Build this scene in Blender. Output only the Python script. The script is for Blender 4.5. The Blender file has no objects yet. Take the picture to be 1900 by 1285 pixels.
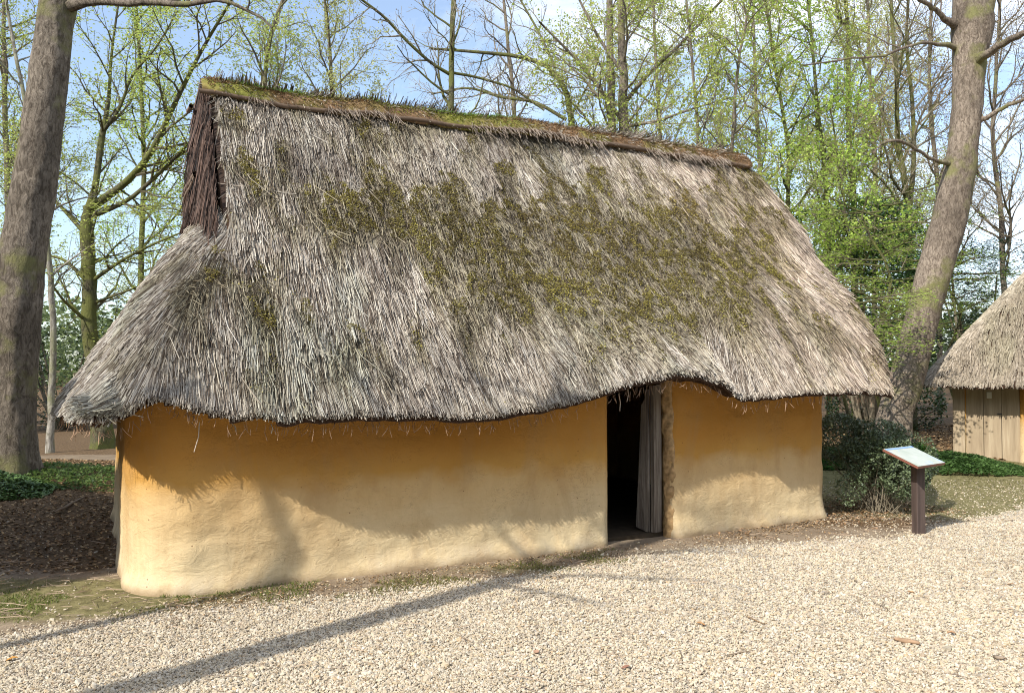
import bpy, math, numpy as np
from mathutils import Vector
R = math.radians
F, CAMH, PITCH = 1500.0, 1.65, math.atan(42.5/1500)
sc = bpy.context.scene
COL = sc.collection

# ---------------------------------------------------------------- camera
cam = bpy.data.cameras.new('camera'); camo = bpy.data.objects.new('camera', cam); COL.objects.link(camo)
camo.location = (0, 0, CAMH); camo.rotation_euler = (R(90)+PITCH, 0, 0)
cam.sensor_width = 36; cam.lens = 36*F/1900; cam.clip_start = .05; cam.clip_end = 2000
sc.camera = camo

# ---------------------------------------------------------------- light
SUN_AZ, SUN_EL = 41.0, 39.0          # light travels towards azimuth 41 degrees right of +Y
def new_mat(name):
    m = bpy.data.materials.new(name); m.use_nodes = True
    nt = m.node_tree; nt.nodes.clear(); return m, nt
def nd(nt, t, **k):
    n = nt.nodes.new(t)
    for a, b in k.items():
        if a in n.inputs: n.inputs[a].default_value = b
        else: setattr(n, a, b)
    return n
W = bpy.data.worlds.new('World'); sc.world = W; W.use_nodes = True
nt = W.node_tree; nt.nodes.clear()
out = nd(nt, 'ShaderNodeOutputWorld'); bg = nd(nt, 'ShaderNodeBackground')
sky = nd(nt, 'ShaderNodeTexSky'); sky.sky_type = 'NISHITA'; sky.sun_disc = False
sky.sun_elevation = R(SUN_EL); sky.sun_rotation = R(180+SUN_AZ); sky.air_density = 1.0; sky.dust_density = 1.2; sky.ozone_density = 1.2
tc = nd(nt, 'ShaderNodeTexCoord'); mp = nd(nt, 'ShaderNodeMapping'); mp.inputs['Scale'].default_value = (1, 1, 2.6)
mp.inputs['Location'].default_value = (.35, .1, .2)
nz = nd(nt, 'ShaderNodeTexNoise', Scale=2.2, Detail=9.0, Roughness=.62, Distortion=.4)
cr = nd(nt, 'ShaderNodeValToRGB'); cr.color_ramp.elements[0].position = .50; cr.color_ramp.elements[1].position = .76; cr.color_ramp.elements[0].color = (.12, .12, .12, 1)
mx = nd(nt, 'ShaderNodeMix', data_type='RGBA')
sep = nd(nt, 'ShaderNodeSeparateXYZ')
ad = nd(nt, 'ShaderNodeMath', operation='MULTIPLY_ADD'); ad.inputs[1].default_value = .26   # more cloud to the right (+X)
nt.links.new(tc.outputs['Generated'], mp.inputs['Vector']); nt.links.new(mp.outputs[0], nz.inputs['Vector'])
nt.links.new(tc.outputs['Generated'], sep.inputs[0])
nt.links.new(sep.outputs['X'], ad.inputs[0]); nt.links.new(nz.outputs['Fac'], ad.inputs[2])
nt.links.new(ad.outputs[0], cr.inputs[0])
sc8 = nd(nt, 'ShaderNodeMath', operation='MULTIPLY'); sc8.inputs[1].default_value = .85
nt.links.new(cr.outputs[0], sc8.inputs[0])
nt.links.new(sc8.outputs[0], mx.inputs['Factor'])
sk2 = nd(nt, 'ShaderNodeMix', data_type='RGBA', blend_type='MULTIPLY'); sk2.inputs['Factor'].default_value = 1; sk2.inputs['B'].default_value = (1.35, 1.42, 1.45, 1); nt.links.new(sky.outputs[0], sk2.inputs['A']); nt.links.new(sk2.outputs['Result'], mx.inputs['A']); mx.inputs['B'].default_value = (9.5, 9.9, 10.6, 1)
nt.links.new(mx.outputs['Result'], bg.inputs['Color']); bg.inputs['Strength'].default_value = .148
nt.links.new(bg.outputs[0], out.inputs['Surface'])
sl = bpy.data.lights.new('sun', 'SUN'); sl.energy = 5.0; sl.angle = R(.42); sl.color = (1, .955, .88)
so = bpy.data.objects.new('sun', sl); COL.objects.link(so)
ce = math.cos(R(SUN_EL))
SD = Vector((math.sin(R(SUN_AZ))*ce, math.cos(R(SUN_AZ))*ce, -math.sin(R(SUN_EL))))
so.rotation_euler = SD.to_track_quat('-Z', 'Y').to_euler()
sc.view_settings.view_transform = 'Standard'; sc.view_settings.look = 'None'
sc.view_settings.exposure = .25; sc.view_settings.gamma = 1
sc.cycles.use_denoising = True; sc.cycles.denoiser = 'OPENIMAGEDENOISE'; sc.cycles.denoising_prefilter = 'NONE'
sc.cycles.filter_width = 1.05
sc.cycles.max_bounces = 6; sc.cycles.diffuse_bounces = 3; sc.cycles.transmission_bounces = 3; sc.cycles.transparent_max_bounces = 4

# ---------------------------------------------------------------- numpy helpers
def at(px, py, Y):
    """point of the place seen at photo pixel px,py at distance Y in front of the camera"""
    a = (px-950)/F; b = (642.5-py)/F
    d = np.array([a, math.cos(PITCH)-b*math.sin(PITCH), math.sin(PITCH)+b*math.cos(PITCH)])
    k = Y/d[1]; return np.array([0, 0, CAMH])+d*k
def hsh(i, j, k, seed):
    h = (i.astype(np.int64)*374761393+j.astype(np.int64)*668265263+k.astype(np.int64)*2147483647+seed*1274126177) & 0xffffffff
    h = ((h ^ (h >> 13))*1274126177) & 0xffffffff
    h = ((h ^ (h >> 16))*2246822519) & 0xffffffff
    return ((h ^ (h >> 15)) & 0xffffff)/float(0xffffff)
def vn(p, seed=0):
    p = np.asarray(p, float); f = np.floor(p); i = f.astype(np.int64); w = p-f; w = w*w*(3-2*w)
    r = 0
    for a in (0, 1):
        for b in (0, 1):
            for c in (0, 1):
                wt = (w[..., 0] if a else 1-w[..., 0])*(w[..., 1] if b else 1-w[..., 1])*(w[..., 2] if c else 1-w[..., 2])
                r = r+wt*hsh(i[..., 0]+a, i[..., 1]+b, i[..., 2]+c, seed)
    return r*2-1
def fbm(p, sc_=1., o=3, seed=0):
    p = np.asarray(p, float)*sc_; r = 0; a = 1.; t = 0
    for k in range(o):
        r = r+a*vn(p*(2.03**k)+k*7.1, seed+k); t += a; a *= .5
    return r/t
def fb2(x, y, s=1., o=3, seed=0):
    return fbm(np.stack([x, y, np.zeros_like(x)+.5], -1), s, o, seed)
def nrm(v): return v/np.maximum(np.linalg.norm(v, axis=-1, keepdims=True), 1e-9)
def sst(a, b, x): t = np.clip((x-a)/(b-a), 0, 1); return t*t*(3-2*t)

def mesh(name, V, faces, mats, parent=None, col=None, smooth=False, mi=None):
    """faces: list of int arrays (n,k); V (n,3); col (n,3) point colours"""
    V = np.asarray(V, np.float32)
    me = bpy.data.meshes.new(name); faces = [np.asarray(f, np.int32) for f in faces if len(f)]
    me.vertices.add(len(V)); me.vertices.foreach_set('co', V.ravel())
    lt = np.concatenate([np.full(len(f), f.shape[1], np.int32) for f in faces])
    lv = np.concatenate([f.ravel() for f in faces])
    me.loops.add(len(lv)); me.loops.foreach_set('vertex_index', lv)
    me.polygons.add(len(lt))
    me.polygons.foreach_set('loop_start', np.concatenate([[0], np.cumsum(lt)[:-1]]).astype(np.int32))
    if smooth is not None: me.polygons.foreach_set('use_smooth', np.full(len(lt), bool(smooth)))
    if mi is not None: me.polygons.foreach_set('material_index', np.asarray(mi, np.int32))
    me.update(calc_edges=True)
    if col is not None:
        c = np.ones((len(V), 4), np.float32); c[:, :3] = col
        at_ = me.color_attributes.new('col', 'FLOAT_COLOR', 'POINT'); at_.data.foreach_set('color', c.ravel())
    for m in (mats if isinstance(mats, (list, tuple)) else [mats]): me.materials.append(m)
    me.validate()
    o = bpy.data.objects.new(name, me); COL.objects.link(o)
    if parent is not None: o.parent = parent
    return o
def tag(o, label=None, cat=None, group=None, kind=None):
    for k, v in (('label', label), ('category', cat), ('group', group), ('kind', kind)):
        if v: o[k] = v
    return o
def empty(name, loc, rz=0, **k):
    o = bpy.data.objects.new(name, None); COL.objects.link(o); o.location = loc; o.rotation_euler = (0, 0, rz)
    o.empty_display_size = .2
    return tag(o, **k)
class MB:
    def __init__(s): s.V = []; s.F = {}; s.C = []; s.n = 0
    def add(s, V, faces, col=None):
        V = np.asarray(V, float)
        for f in faces:
            f = np.asarray(f)
            if len(f): s.F.setdefault(f.shape[1], []).append(f+s.n)
        s.V.append(V); s.n += len(V)
        c = np.ones((len(V), 3)) if col is None else np.broadcast_to(np.asarray(col, float), (len(V), 3))
        s.C.append(c)
    def build(s, name, mats, parent=None, smooth=False, col=True):
        return mesh(name, np.concatenate(s.V), [np.concatenate(v) for v in s.F.values()], mats, parent,
                    np.concatenate(s.C) if col else None, smooth)
def tubes(P, Rd, k=5, cap=True):
    """P (M,n,3) polylines, Rd (M,n) radii -> verts, faces"""
    P = np.asarray(P, float); M, n, _ = P.shape
    T = np.empty_like(P); T[:, 1:-1] = P[:, 2:]-P[:, :-2]; T[:, 0] = P[:, 1]-P[:, 0]; T[:, -1] = P[:, -1]-P[:, -2]
    T = nrm(T); mean = nrm(P[:, -1]-P[:, 0])
    ref = np.where(np.abs(mean[:, 2:3]) > .75, np.array([[1., .13, 0]]), np.array([[0., .1, 1.]]))
    A = nrm(np.cross(T, ref[:, None, :])); B = np.cross(T, A)
    th = np.arange(k)*2*math.pi/k
    V = P[:, :, None, :]+Rd[:, :, None, None]*(A[:, :, None, :]*np.cos(th)[None, None, :, None]+B[:, :, None, :]*np.sin(th)[None, None, :, None])
    idx = np.arange(M*n*k).reshape(M, n, k); nx = np.roll(idx, -1, 2)
    q = np.stack([idx[:, :-1], idx[:, 1:], nx[:, 1:], nx[:, :-1]], -1).reshape(-1, 4)
    fs = [q]
    if cap: fs.append(idx[:, -1, :][:, ::1].reshape(M, k))
    return V.reshape(-1, 3), fs
def resample(pts, rad, n):
    pts = np.asarray(pts, float); L = np.concatenate([[0], np.cumsum(np.linalg.norm(np.diff(pts, axis=0), axis=1))])
    t = np.linspace(0, L[-1], n)
    # catmull-like smoothing through dense linear + box blur
    q = np.stack([np.interp(t, L, pts[:, i]) for i in range(3)], 1); r = np.interp(t, L, rad)
    for _ in range(max(1, n//len(pts)//2)):
        q[1:-1] = (q[:-2]+q[1:-1]*2+q[2:])/4; r[1:-1] = (r[:-2]+r[1:-1]*2+r[2:])/4
    return q, r
def leaves(P, size, rng, flat=.5, asp=.62):
    """diamond leaves; flat 0 random normals .. 1 horizontal"""
    N = len(P); nr = rng.normal(size=(N, 3)); nr[:, 2] = np.abs(nr[:, 2])+flat*3; nr = nrm(nr)
    a = nrm(np.cross(nr, rng.normal(size=(N, 3)))); b = np.cross(nr, a)
    s = (size*rng.uniform(.6, 1.25, N))[:, None]
    v0 = P-a*s*.5; v1 = P+b*s*.5*asp+nr*s*.08; v2 = P+a*s*.5; v3 = P-b*s*.5*asp+nr*s*.08
    V = np.stack([v0, v1, v2, v3], 1).reshape(-1, 3)
    return V, np.arange(4*N).reshape(N, 4)
def straws(P, D, Nn, L, Wd, rng, bend=.1, lift=(.0, .02)):
    """reeds: P start, D direction, Nn surface normal"""
    N = len(P); L = np.asarray(L)[:, None]; side = nrm(np.cross(D, Nn))
    bd = (rng.normal(0, bend, N))[:, None]
    p0 = P+Nn*lift[0]; p2 = P+D*L+side*bd*L+Nn*(lift[1]*rng.uniform(.3, 1.6, N))[:, None]
    p1 = (p0+p2)/2-side*bd*L*.25+Nn*(.006*rng.uniform(0, 1, N))[:, None]
    Q = np.stack([p0, p1, p2], 1)
    w = np.broadcast_to(np.asarray(Wd, float).reshape(-1, 1), (N, 1))
    A = side[:, None, :]; B = Nn[:, None, :]
    rad = w[:, :, None]*np.array([.7, 1, .85])[None, :, None]
    c = [(0, 1.), (-.87, -.4), (.87, -.4)]
    V = np.stack([Q+rad*(A*x+B*y) for x, y in c], 2)      # N,3stations,3corners,3
    idx = np.arange(N*9).reshape(N, 3, 3); nx = np.roll(idx, -1, 2)
    q = np.stack([idx[:, :-1], idx[:, 1:], nx[:, 1:], nx[:, :-1]], -1).reshape(-1, 4)
    return V.reshape(-1, 3), [q, idx[:, 2, :]]

# ---------------------------------------------------------------- materials
def pbsdf(nt, rough=.85, spec=.2):
    o = nd(nt, 'ShaderNodeOutputMaterial'); b = nd(nt, 'ShaderNodeBsdfPrincipled')
    b.inputs['Roughness'].default_value = rough; b.inputs['Specular IOR Level'].default_value = spec
    nt.links.new(b.outputs[0], o.inputs['Surface']); return b
def mat_attr(name, rough=.85, spec=.2, noise=0., nscale=30., bump=0., trans=0.):
    m, nt = new_mat(name); b = pbsdf(nt, rough, spec)
    a = nd(nt, 'ShaderNodeVertexColor', layer_name='col'); src = a.outputs['Color']
    if noise or bump:
        tc = nd(nt, 'ShaderNodeTexCoord'); n = nd(nt, 'ShaderNodeTexNoise', Scale=nscale, Detail=5.0)
        nt.links.new(tc.outputs['Object'], n.inputs['Vector'])
        mr = nd(nt, 'ShaderNodeMapRange'); mr.inputs[1].default_value = .25; mr.inputs[2].default_value = .75
        mr.inputs[3].default_value = 1-noise; mr.inputs[4].default_value = 1+noise
        nt.links.new(n.outputs['Fac'], mr.inputs[0])
        mu = nd(nt, 'ShaderNodeVectorMath', operation='SCALE'); nt.links.new(src, mu.inputs[0]); nt.links.new(mr.outputs[0], mu.inputs['Scale'])
        src = mu.outputs[0]
        if bump:
            bp = nd(nt, 'ShaderNodeBump', Strength=bump, Distance=.01); nt.links.new(n.outputs['Fac'], bp.inputs['Height'])
            nt.links.new(bp.outputs[0], b.inputs['Normal'])
    nt.links.new(src, b.inputs['Base Color'])
    if trans:
        o = [n for n in nt.nodes if n.type == 'OUTPUT_MATERIAL'][0]
        t = nd(nt, 'ShaderNodeBsdfTranslucent'); ms = nd(nt, 'ShaderNodeMixShader'); ms.inputs[0].default_value = trans
        nt.links.new(src, t.inputs['Color']); nt.links.new(b.outputs[0], ms.inputs[1]); nt.links.new(t.outputs[0], ms.inputs[2])
        nt.links.new(ms.outputs[0], o.inputs['Surface'])
    return m
def ramp(nt, src, stops):
    r = nd(nt, 'ShaderNodeValToRGB'); e = r.color_ramp.elements
    while len(e) < len(stops): e.new(.5)
    for i, (p, c) in enumerate(stops): e[i].position = p; e[i].color = (*c, 1)
    nt.links.new(src, r.inputs[0]); return r
def mixc(nt, fac, A, B):
    m = nd(nt, 'ShaderNodeMix', data_type='RGBA')
    for v, k in ((fac, 'Factor'), (A, 'A'), (B, 'B')):
        if hasattr(v, 'links'): nt.links.new(v, m.inputs[k])
        elif k == 'Factor': m.inputs[k].default_value = v
        else: m.inputs[k].default_value = (*v, 1)
    return m.outputs['Result']
def tnoise(nt, scale, det=5., rough=.55, vec=None, scl=None, coord='Object', dist=0.):
    tc = nd(nt, 'ShaderNodeTexCoord'); v = tc.outputs[coord]
    if scl:
        mp = nd(nt, 'ShaderNodeMapping'); mp.inputs['Scale'].default_value = scl; nt.links.new(v, mp.inputs['Vector']); v = mp.outputs[0]
    n = nd(nt, 'ShaderNodeTexNoise', Scale=scale, Detail=det, Roughness=rough, Distortion=dist); nt.links.new(v, n.inputs['Vector']); return n.outputs['Fac']
def bump(nt, b, h, st, dist=.01, prev=None):
    bp = nd(nt, 'ShaderNodeBump', Strength=st, Distance=dist); nt.links.new(h, bp.inputs['Height'])
    if prev is not None: nt.links.new(prev, bp.inputs['Normal'])
    nt.links.new(bp.outputs[0], b.inputs['Normal']); return bp.outputs[0]
M = {}
M['reed'] = mat_attr('reed_straw', .7, .3)
M['moss'] = mat_attr('moss_tufts', .95, .05, trans=.2)
M['leaf'] = mat_attr('spring_leaf', .55, .35, trans=.5)
M['dleaf'] = mat_attr('evergreen_leaf', .38, .5, trans=.12)
M['litter'] = mat_attr('dry_leaf', .8, .2, trans=.1)
M['twig'] = mat_attr('twig_bark', .85, .15, .25, 18., .3)

m, nt = new_mat('thatch_underlayer'); b = pbsdf(nt, .95, .05)
c = ramp(nt, tnoise(nt, 25., 6., .7), [(.3, (.022, .012, .008)), (.7, (.085, .052, .034))]); nt.links.new(c.outputs[0], b.inputs['Base Color'])
bump(nt, b, tnoise(nt, 60., 4.), .8, .02); M['under'] = m

m, nt = new_mat('cob_wall'); b = pbsdf(nt, .92, .12)
tcn = nd(nt, 'ShaderNodeTexCoord'); sp = nd(nt, 'ShaderNodeSeparateXYZ'); nt.links.new(tcn.outputs['Object'], sp.inputs[0])
base = ramp(nt, tnoise(nt, 1.1, 4., .5), [(.3, (.45, .23, .050)), (.7, (.56, .32, .088))]).outputs[0]
# washed, paler clay towards the splash zone, richer clay under the eaves (weathering, plus sunlit and eave-shade tones put into the colour)
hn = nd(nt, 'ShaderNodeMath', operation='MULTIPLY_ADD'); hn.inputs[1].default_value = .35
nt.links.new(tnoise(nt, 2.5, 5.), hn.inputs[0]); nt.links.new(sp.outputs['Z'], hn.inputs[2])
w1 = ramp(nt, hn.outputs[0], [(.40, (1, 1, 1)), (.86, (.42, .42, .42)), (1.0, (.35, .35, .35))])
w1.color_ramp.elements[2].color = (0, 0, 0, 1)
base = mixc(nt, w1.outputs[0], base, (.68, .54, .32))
w2 = ramp(nt, hn.outputs[0], [(.24, (1, 1, 1)), (.36, (0, 0, 0))])
fn = ramp(nt, tnoise(nt, 5., 6., .65), [(.42, (0, 0, 0)), (.6, (1, 1, 1))])
mm = nd(nt, 'ShaderNodeMath', operation='MULTIPLY'); nt.links.new(w2.outputs[0], mm.inputs[0]); nt.links.new(fn.outputs[0], mm.inputs[1])
base = mixc(nt, mm.outputs[0], base, (.58, .47, .31))
st = ramp(nt, tnoise(nt, 14., 6., .7, scl=(1, 1, .6)), [(.62, (0, 0, 0)), (.8, (.5, .5, .5))])
base = mixc(nt, st.outputs[0], base, (.40, .22, .08))
pk = ramp(nt, tnoise(nt, 55., 2., .5), [(.73, (0, 0, 0)), (.78, (.8, .8, .8))])
base = mixc(nt, pk.outputs[0], base, (.20, .11, .05))
up_ = ramp(nt, sp.outputs['Z'], [(.80, (0, 0, 0)), (1.15, (.6, .6, .6))]).outputs[0]  # deeper orange under the eaves, partly eave shade painted into the clay
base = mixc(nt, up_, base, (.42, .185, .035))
ab = nd(nt, 'ShaderNodeMath', operation='SUBTRACT'); ab.inputs[1].default_value = .5; nt.links.new(tnoise(nt, 6.5, 7., .7, scl=(1, 1, 2.2), dist=1.2), ab.inputs[0])
ac = nd(nt, 'ShaderNodeMath', operation='ABSOLUTE'); nt.links.new(ab.outputs[0], ac.inputs[0])
crk = ramp(nt, ac.outputs[0], [(.002, (1, 1, 1)), (.007, (0, 0, 0))]).outputs[0]
cm = ramp(nt, tnoise(nt, 2.3, 4., .6), [(.52, (0, 0, 0)), (.60, (1, 1, 1))]).outputs[0]
cx = nd(nt, 'ShaderNodeMath', operation='MULTIPLY'); nt.links.new(crk, cx.inputs[0]); nt.links.new(cm, cx.inputs[1])
vo = nd(nt, 'ShaderNodeTexVoronoi', Scale=13.0); nt.links.new(tcn.outputs['Object'], vo.inputs['Vector'])
dot = ramp(nt, vo.outputs['Distance'], [(.05, (1, 1, 1)), (.09, (0, 0, 0))]).outputs[0]
sv_ = nd(nt, 'ShaderNodeSeparateColor'); nt.links.new(vo.outputs['Color'], sv_.inputs[0])
dm_ = ramp(nt, sv_.outputs[0], [(.62, (0, 0, 0)), (.66, (1, 1, 1))]).outputs[0]
dx = nd(nt, 'ShaderNodeMath', operation='MULTIPLY'); nt.links.new(dot, dx.inputs[0]); nt.links.new(dm_, dx.inputs[1])
mx_ = nd(nt, 'ShaderNodeMath', operation='MAXIMUM'); nt.links.new(cx.outputs[0], mx_.inputs[0]); nt.links.new(dx.outputs[0], mx_.inputs[1])
md_ = nd(nt, 'ShaderNodeMath', operation='MULTIPLY'); md_.inputs[1].default_value = .75; nt.links.new(mx_.outputs[0], md_.inputs[0])
base = mixc(nt, md_.outputs[0], base, (.13, .06, .025))
smd = ramp(nt, tnoise(nt, 1.7, 6., .7, scl=(1.6, 1.6, .5), dist=.8), [(.45, (0, 0, 0)), (.70, (.45, .45, .45))]).outputs[0]
base = mixc(nt, smd, base, (.38, .23, .095))
sp3 = ramp(nt, hn.outputs[0], [(.17, (.75, .75, .75)), (.235, (0, 0, 0))]).outputs[0]
base = mixc(nt, sp3, base, (.30, .215, .13))
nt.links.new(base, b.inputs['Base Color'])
n1 = bump(nt, b, tnoise(nt, 9., 7., .66, scl=(1, 1, 1.7), dist=.8), .36, .035)
bump(nt, b, tnoise(nt, 60., 4., .6), .14, .006, n1)
M['cob'] = m

def bark(name, c0, c1, moss, mossamt, vs=9., bst=.9):
    m, nt = new_mat(name); b = pbsdf(nt, .9, .12)
    f = tnoise(nt, vs, 8., .72, scl=(1, 1, .38), dist=.9)
    g = tnoise(nt, 2.0, 4., .6)
    base = ramp(nt, f, [(.40, c0), (.57, c1)]).outputs[0]
    base = mixc(nt, ramp(nt, tnoise(nt, 1.3, 5., .65), [(.42, (0, 0, 0)), (.62, (.55, .55, .55))]).outputs[0], base, tuple(.5*x for x in c0))
    mr = ramp(nt, g, [(.55-mossamt*.4, (0, 0, 0)), (.68-mossamt*.3, (1, 1, 1))])
    base = mixc(nt, mr.outputs[0], base, moss)
    nt.links.new(base, b.inputs['Base Color']); n1 = bump(nt, b, f, bst, .05)
    bump(nt, b, tnoise(nt, vs*6, 4., .6), .4, .008, n1); return m
M['bark'] = bark('grey_brown_bark', (.10, .08, .06), (.27, .225, .175), (.19, .18, .08), .05, 20.)
M['bark_r'] = bark('ridged_brown_bark', (.13, .10, .075), (.34, .275, .21), (.20, .19, .08), .12, 26.)
M['bark_g'] = bark('mossy_green_bark', (.06, .052, .036), (.16, .145, .088), (.135, .14, .045), .4, 20.)
M['bark_p'] = bark('pale_birch_bark', (.16, .14, .11), (.45, .42, .36), (.25, .25, .14), .2)

m, nt = new_mat('old_planks'); b = pbsdf(nt, .85, .15)
f = tnoise(nt, 22., 7., .7, scl=(1, 1, .06), dist=.4)
base = ramp(nt, f, [(.35, (.06, .047, .038)), (.5, (.17, .14, .11)), (.65, (.30, .26, .21))]).outputs[0]
nt.links.new(base, b.inputs['Base Color']); bump(nt, b, f, .8, .012); M['plank'] = m
m, nt = new_mat('tan_door_boards'); b = pbsdf(nt, .8, .2)
f = tnoise(nt, 16., 7., .65, scl=(1, 1, .07), dist=.4)
base = ramp(nt, f, [(.3, (.25, .19, .12)), (.55, (.37, .29, .19)), (.75, (.46, .38, .26))]).outputs[0]
nt.links.new(base, b.inputs['Base Color']); bump(nt, b, f, .4, .008); M['board'] = m
m, nt = new_mat('stained_post'); b = pbsdf(nt, .6, .35)
f = tnoise(nt, 18., 6., .6, scl=(1, 1, .08))
base = ramp(nt, f, [(.3, (.045, .032, .028)), (.7, (.11, .078, .066))]).outputs[0]
nt.links.new(base, b.inputs['Base Color']); bump(nt, b, f, .3, .006); M['post'] = m
def flat_mat(name, c, rough=.6, spec=.3, n=.0):
    m, nt = new_mat(name); b = pbsdf(nt, rough, spec)
    if n:
        o = ramp(nt, tnoise(nt, 9., 5.), [(.3, tuple(x*(1-n) for x in c)), (.7, tuple(min(1, x*(1+n)) for x in c))]).outputs[0]
        nt.links.new(o, b.inputs['Base Color'])
    else: b.inputs['Base Color'].default_value = (*c, 1)
    return m
M['rim'] = flat_mat('red_brown_rim', (.20, .075, .05), .5)
M['paper'] = flat_mat('white_paper', (.72, .70, .62), .7)
M['metal'] = flat_mat('dark_iron', (.05, .045, .04), .5)
m, nt = new_mat('panel_print'); b = pbsdf(nt, .22, .5)
f = tnoise(nt, 5., 4., .5); g = tnoise(nt, 3.1, 3., .5, scl=(1, 1, 1), dist=1.)
base = ramp(nt, f, [(.35, (.38, .42, .32)), (.55, (.47, .49, .40)), (.7, (.52, .52, .45))]).outputs[0]
base = mixc(nt, ramp(nt, g, [(.56, (0, 0, 0)), (.62, (1, 1, 1))]).outputs[0], base, (.28, .42, .60))
nt.links.new(base, b.inputs['Base Color']); M['print'] = m

# ground: zones from a colour attribute (r = gravel, g = moss, b = leaf litter)
m, nt = new_mat('ground_soil'); b = pbsdf(nt, .95, .08)
a = nd(nt, 'ShaderNodeVertexColor', layer_name='col'); sp = nd(nt, 'ShaderNodeSeparateColor'); nt.links.new(a.outputs['Color'], sp.inputs[0])
soil = ramp(nt, tnoise(nt, 3., 8., .7), [(.3, (.17, .125, .085)), (.7, (.33, .26, .18))]).outputs[0]
mossn = ramp(nt, tnoise(nt, 11., 8., .75), [(.35, (.09, .08, .035)), (.6, (.24, .21, .10))]).outputs[0]
litn = ramp(nt, tnoise(nt, 26., 8., .75), [(.35, (.055, .036, .02)), (.55, (.16, .105, .06)), (.72, (.31, .215, .13))]).outputs[0]
vor = nd(nt, 'ShaderNodeTexVoronoi', Scale=48.0); tcn = nd(nt, 'ShaderNodeTexCoord'); nt.links.new(tcn.outputs['Object'], vor.inputs['Vector'])
sv = nd(nt, 'ShaderNodeSeparateColor'); nt.links.new(vor.outputs['Color'], sv.inputs[0])
gr = ramp(nt, sv.outputs[0], [(.0, (.36, .30, .23)), (.35, (.56, .49, .39)), (.8, (.68, .63, .54)), (1., (.75, .72, .66))]).outputs[0]
gp = ramp(nt, vor.outputs['Distance'], [(.35, (0, 0, 0)), (.75, (1, 1, 1))]).outputs[0]
gr = mixc(nt, gp, gr, (.28, .23, .17))
def brk(src, sc_, lo=.35, hi=.65):     # break the mask edge up with noise
    s_ = nd(nt, 'ShaderNodeMath', operation='MULTIPLY_ADD'); s_.inputs[1].default_value = .7
    nt.links.new(tnoise(nt, sc_, 8., .75), s_.inputs[0]); nt.links.new(src, s_.inputs[2])
    return ramp(nt, s_.outputs[0], [(.35+lo*.8, (0, 0, 0)), (min(1, .35+hi*.8), (1, 1, 1))]).outputs[0]
base = mixc(nt, brk(sp.outputs[1], 4.), soil, mossn)
base = mixc(nt, brk(sp.outputs[2], 6.), base, litn)
base = mixc(nt, brk(sp.outputs[0], 7.), base, gr)
nt.links.new(base, b.inputs['Base Color'])
n1 = bump(nt, b, tnoise(nt, 30., 8., .7), .7, .02)
M['ground'] = m

# ---------------------------------------------------------------- ground
def gz(x, y):
    x = np.asarray(x, float); y = np.asarray(y, float)
    z = .022*fb2(x, y, .7, 3, 5)+.006*fb2(x, y, 4., 2, 6)
    z = z+.30*np.exp(-(((x+8.2)/2.6)**2+((y-11.4)/2.4)**2))      # bank round the big left trunk
    z = z+.22*np.exp(-(((x-6.9)/2.0)**2+((y-14.3)/1.3)**2))      # root mound of the leaning tree
    z = z+.9*sst(22, 60, np.hypot(x*.7, y))
    return z
GBX = [-30, -8, -3.2, -2.35, -1.4, .2, 1.2, 2.5, 3.8, 5.7, 9, 20, 60]
GBY = [-12, 2.6, 5.0, 5.52, 5.82, 6.48, 7.22, 7.68, 8.1, 9.4, 11.6, 14, 18]
def gravel_w(x, y):
    e = np.interp(x, GBX, GBY)+.28*fb2(x, y, 1.1, 4, 21)
    return 1-sst(-.38, .30, y-e)
def sp_axis(lo, hi, f0, f1, df):
    a = list(np.arange(f0, f1, df)); x = f0; d = df; L = []
    while x > lo: d *= 1.22; x -= d; L.append(x)
    x = a[-1]; d = df; Rr = []
    while x < hi: d *= 1.22; x += d; Rr.append(x)
    return np.array(L[::-1]+a+Rr)
gx = sp_axis(-350, 350, -8.5, 9.5, .07); gy = sp_axis(-120, 700, 2.5, 16, .07)
GX, GY = np.meshgrid(gx, gy); GZ = gz(GX, GY)
idx = np.arange(GX.size).reshape(GX.shape)
q = np.stack([idx[:-1, :-1], idx[:-1, 1:], idx[1:, 1:], idx[1:, :-1]], -1).reshape(-1, 4)
gw = gravel_w(GX, GY)
mo = np.exp(-(((GX+3.5)/1.5)**2+((GY-5.9)/.55)**2))*1.1+.6*sst(2.5, 4.5, GX)*sst(8, 9, GY)*(1-sst(13.5, 16, GY))+.45*np.exp(-(((GX-.2)/1.2)**2+((GY-6.75)/.3)**2))
lf = (1-sst(-3.6, -3.1, GX+.1*(GY-7)))*sst(6.2, 7.0, GY+.35*(GX+3.2)*-1*-.6)*.95+.75*sst(13.2, 15, GY)+.6*np.exp(-(((GX-3.9)/1.2)**2+((GY-8.75)/.5)**2))
pth = (1-sst(.5, 1.4, np.abs(GY-14.8-.08*(GX+9))))*(1-sst(-4.6, -3.4, GX))
lf = np.clip(lf*(1-pth*.8), 0, 1); mo = np.clip(mo*(1-lf), 0, 1)
gcol = np.stack([gw.ravel(), mo.ravel(), lf.ravel()], 1)
mesh('ground', np.stack([GX.ravel(), GY.ravel(), GZ.ravel()], 1), [q], M['ground'], None, gcol, True)['kind'] = 'structure'

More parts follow.
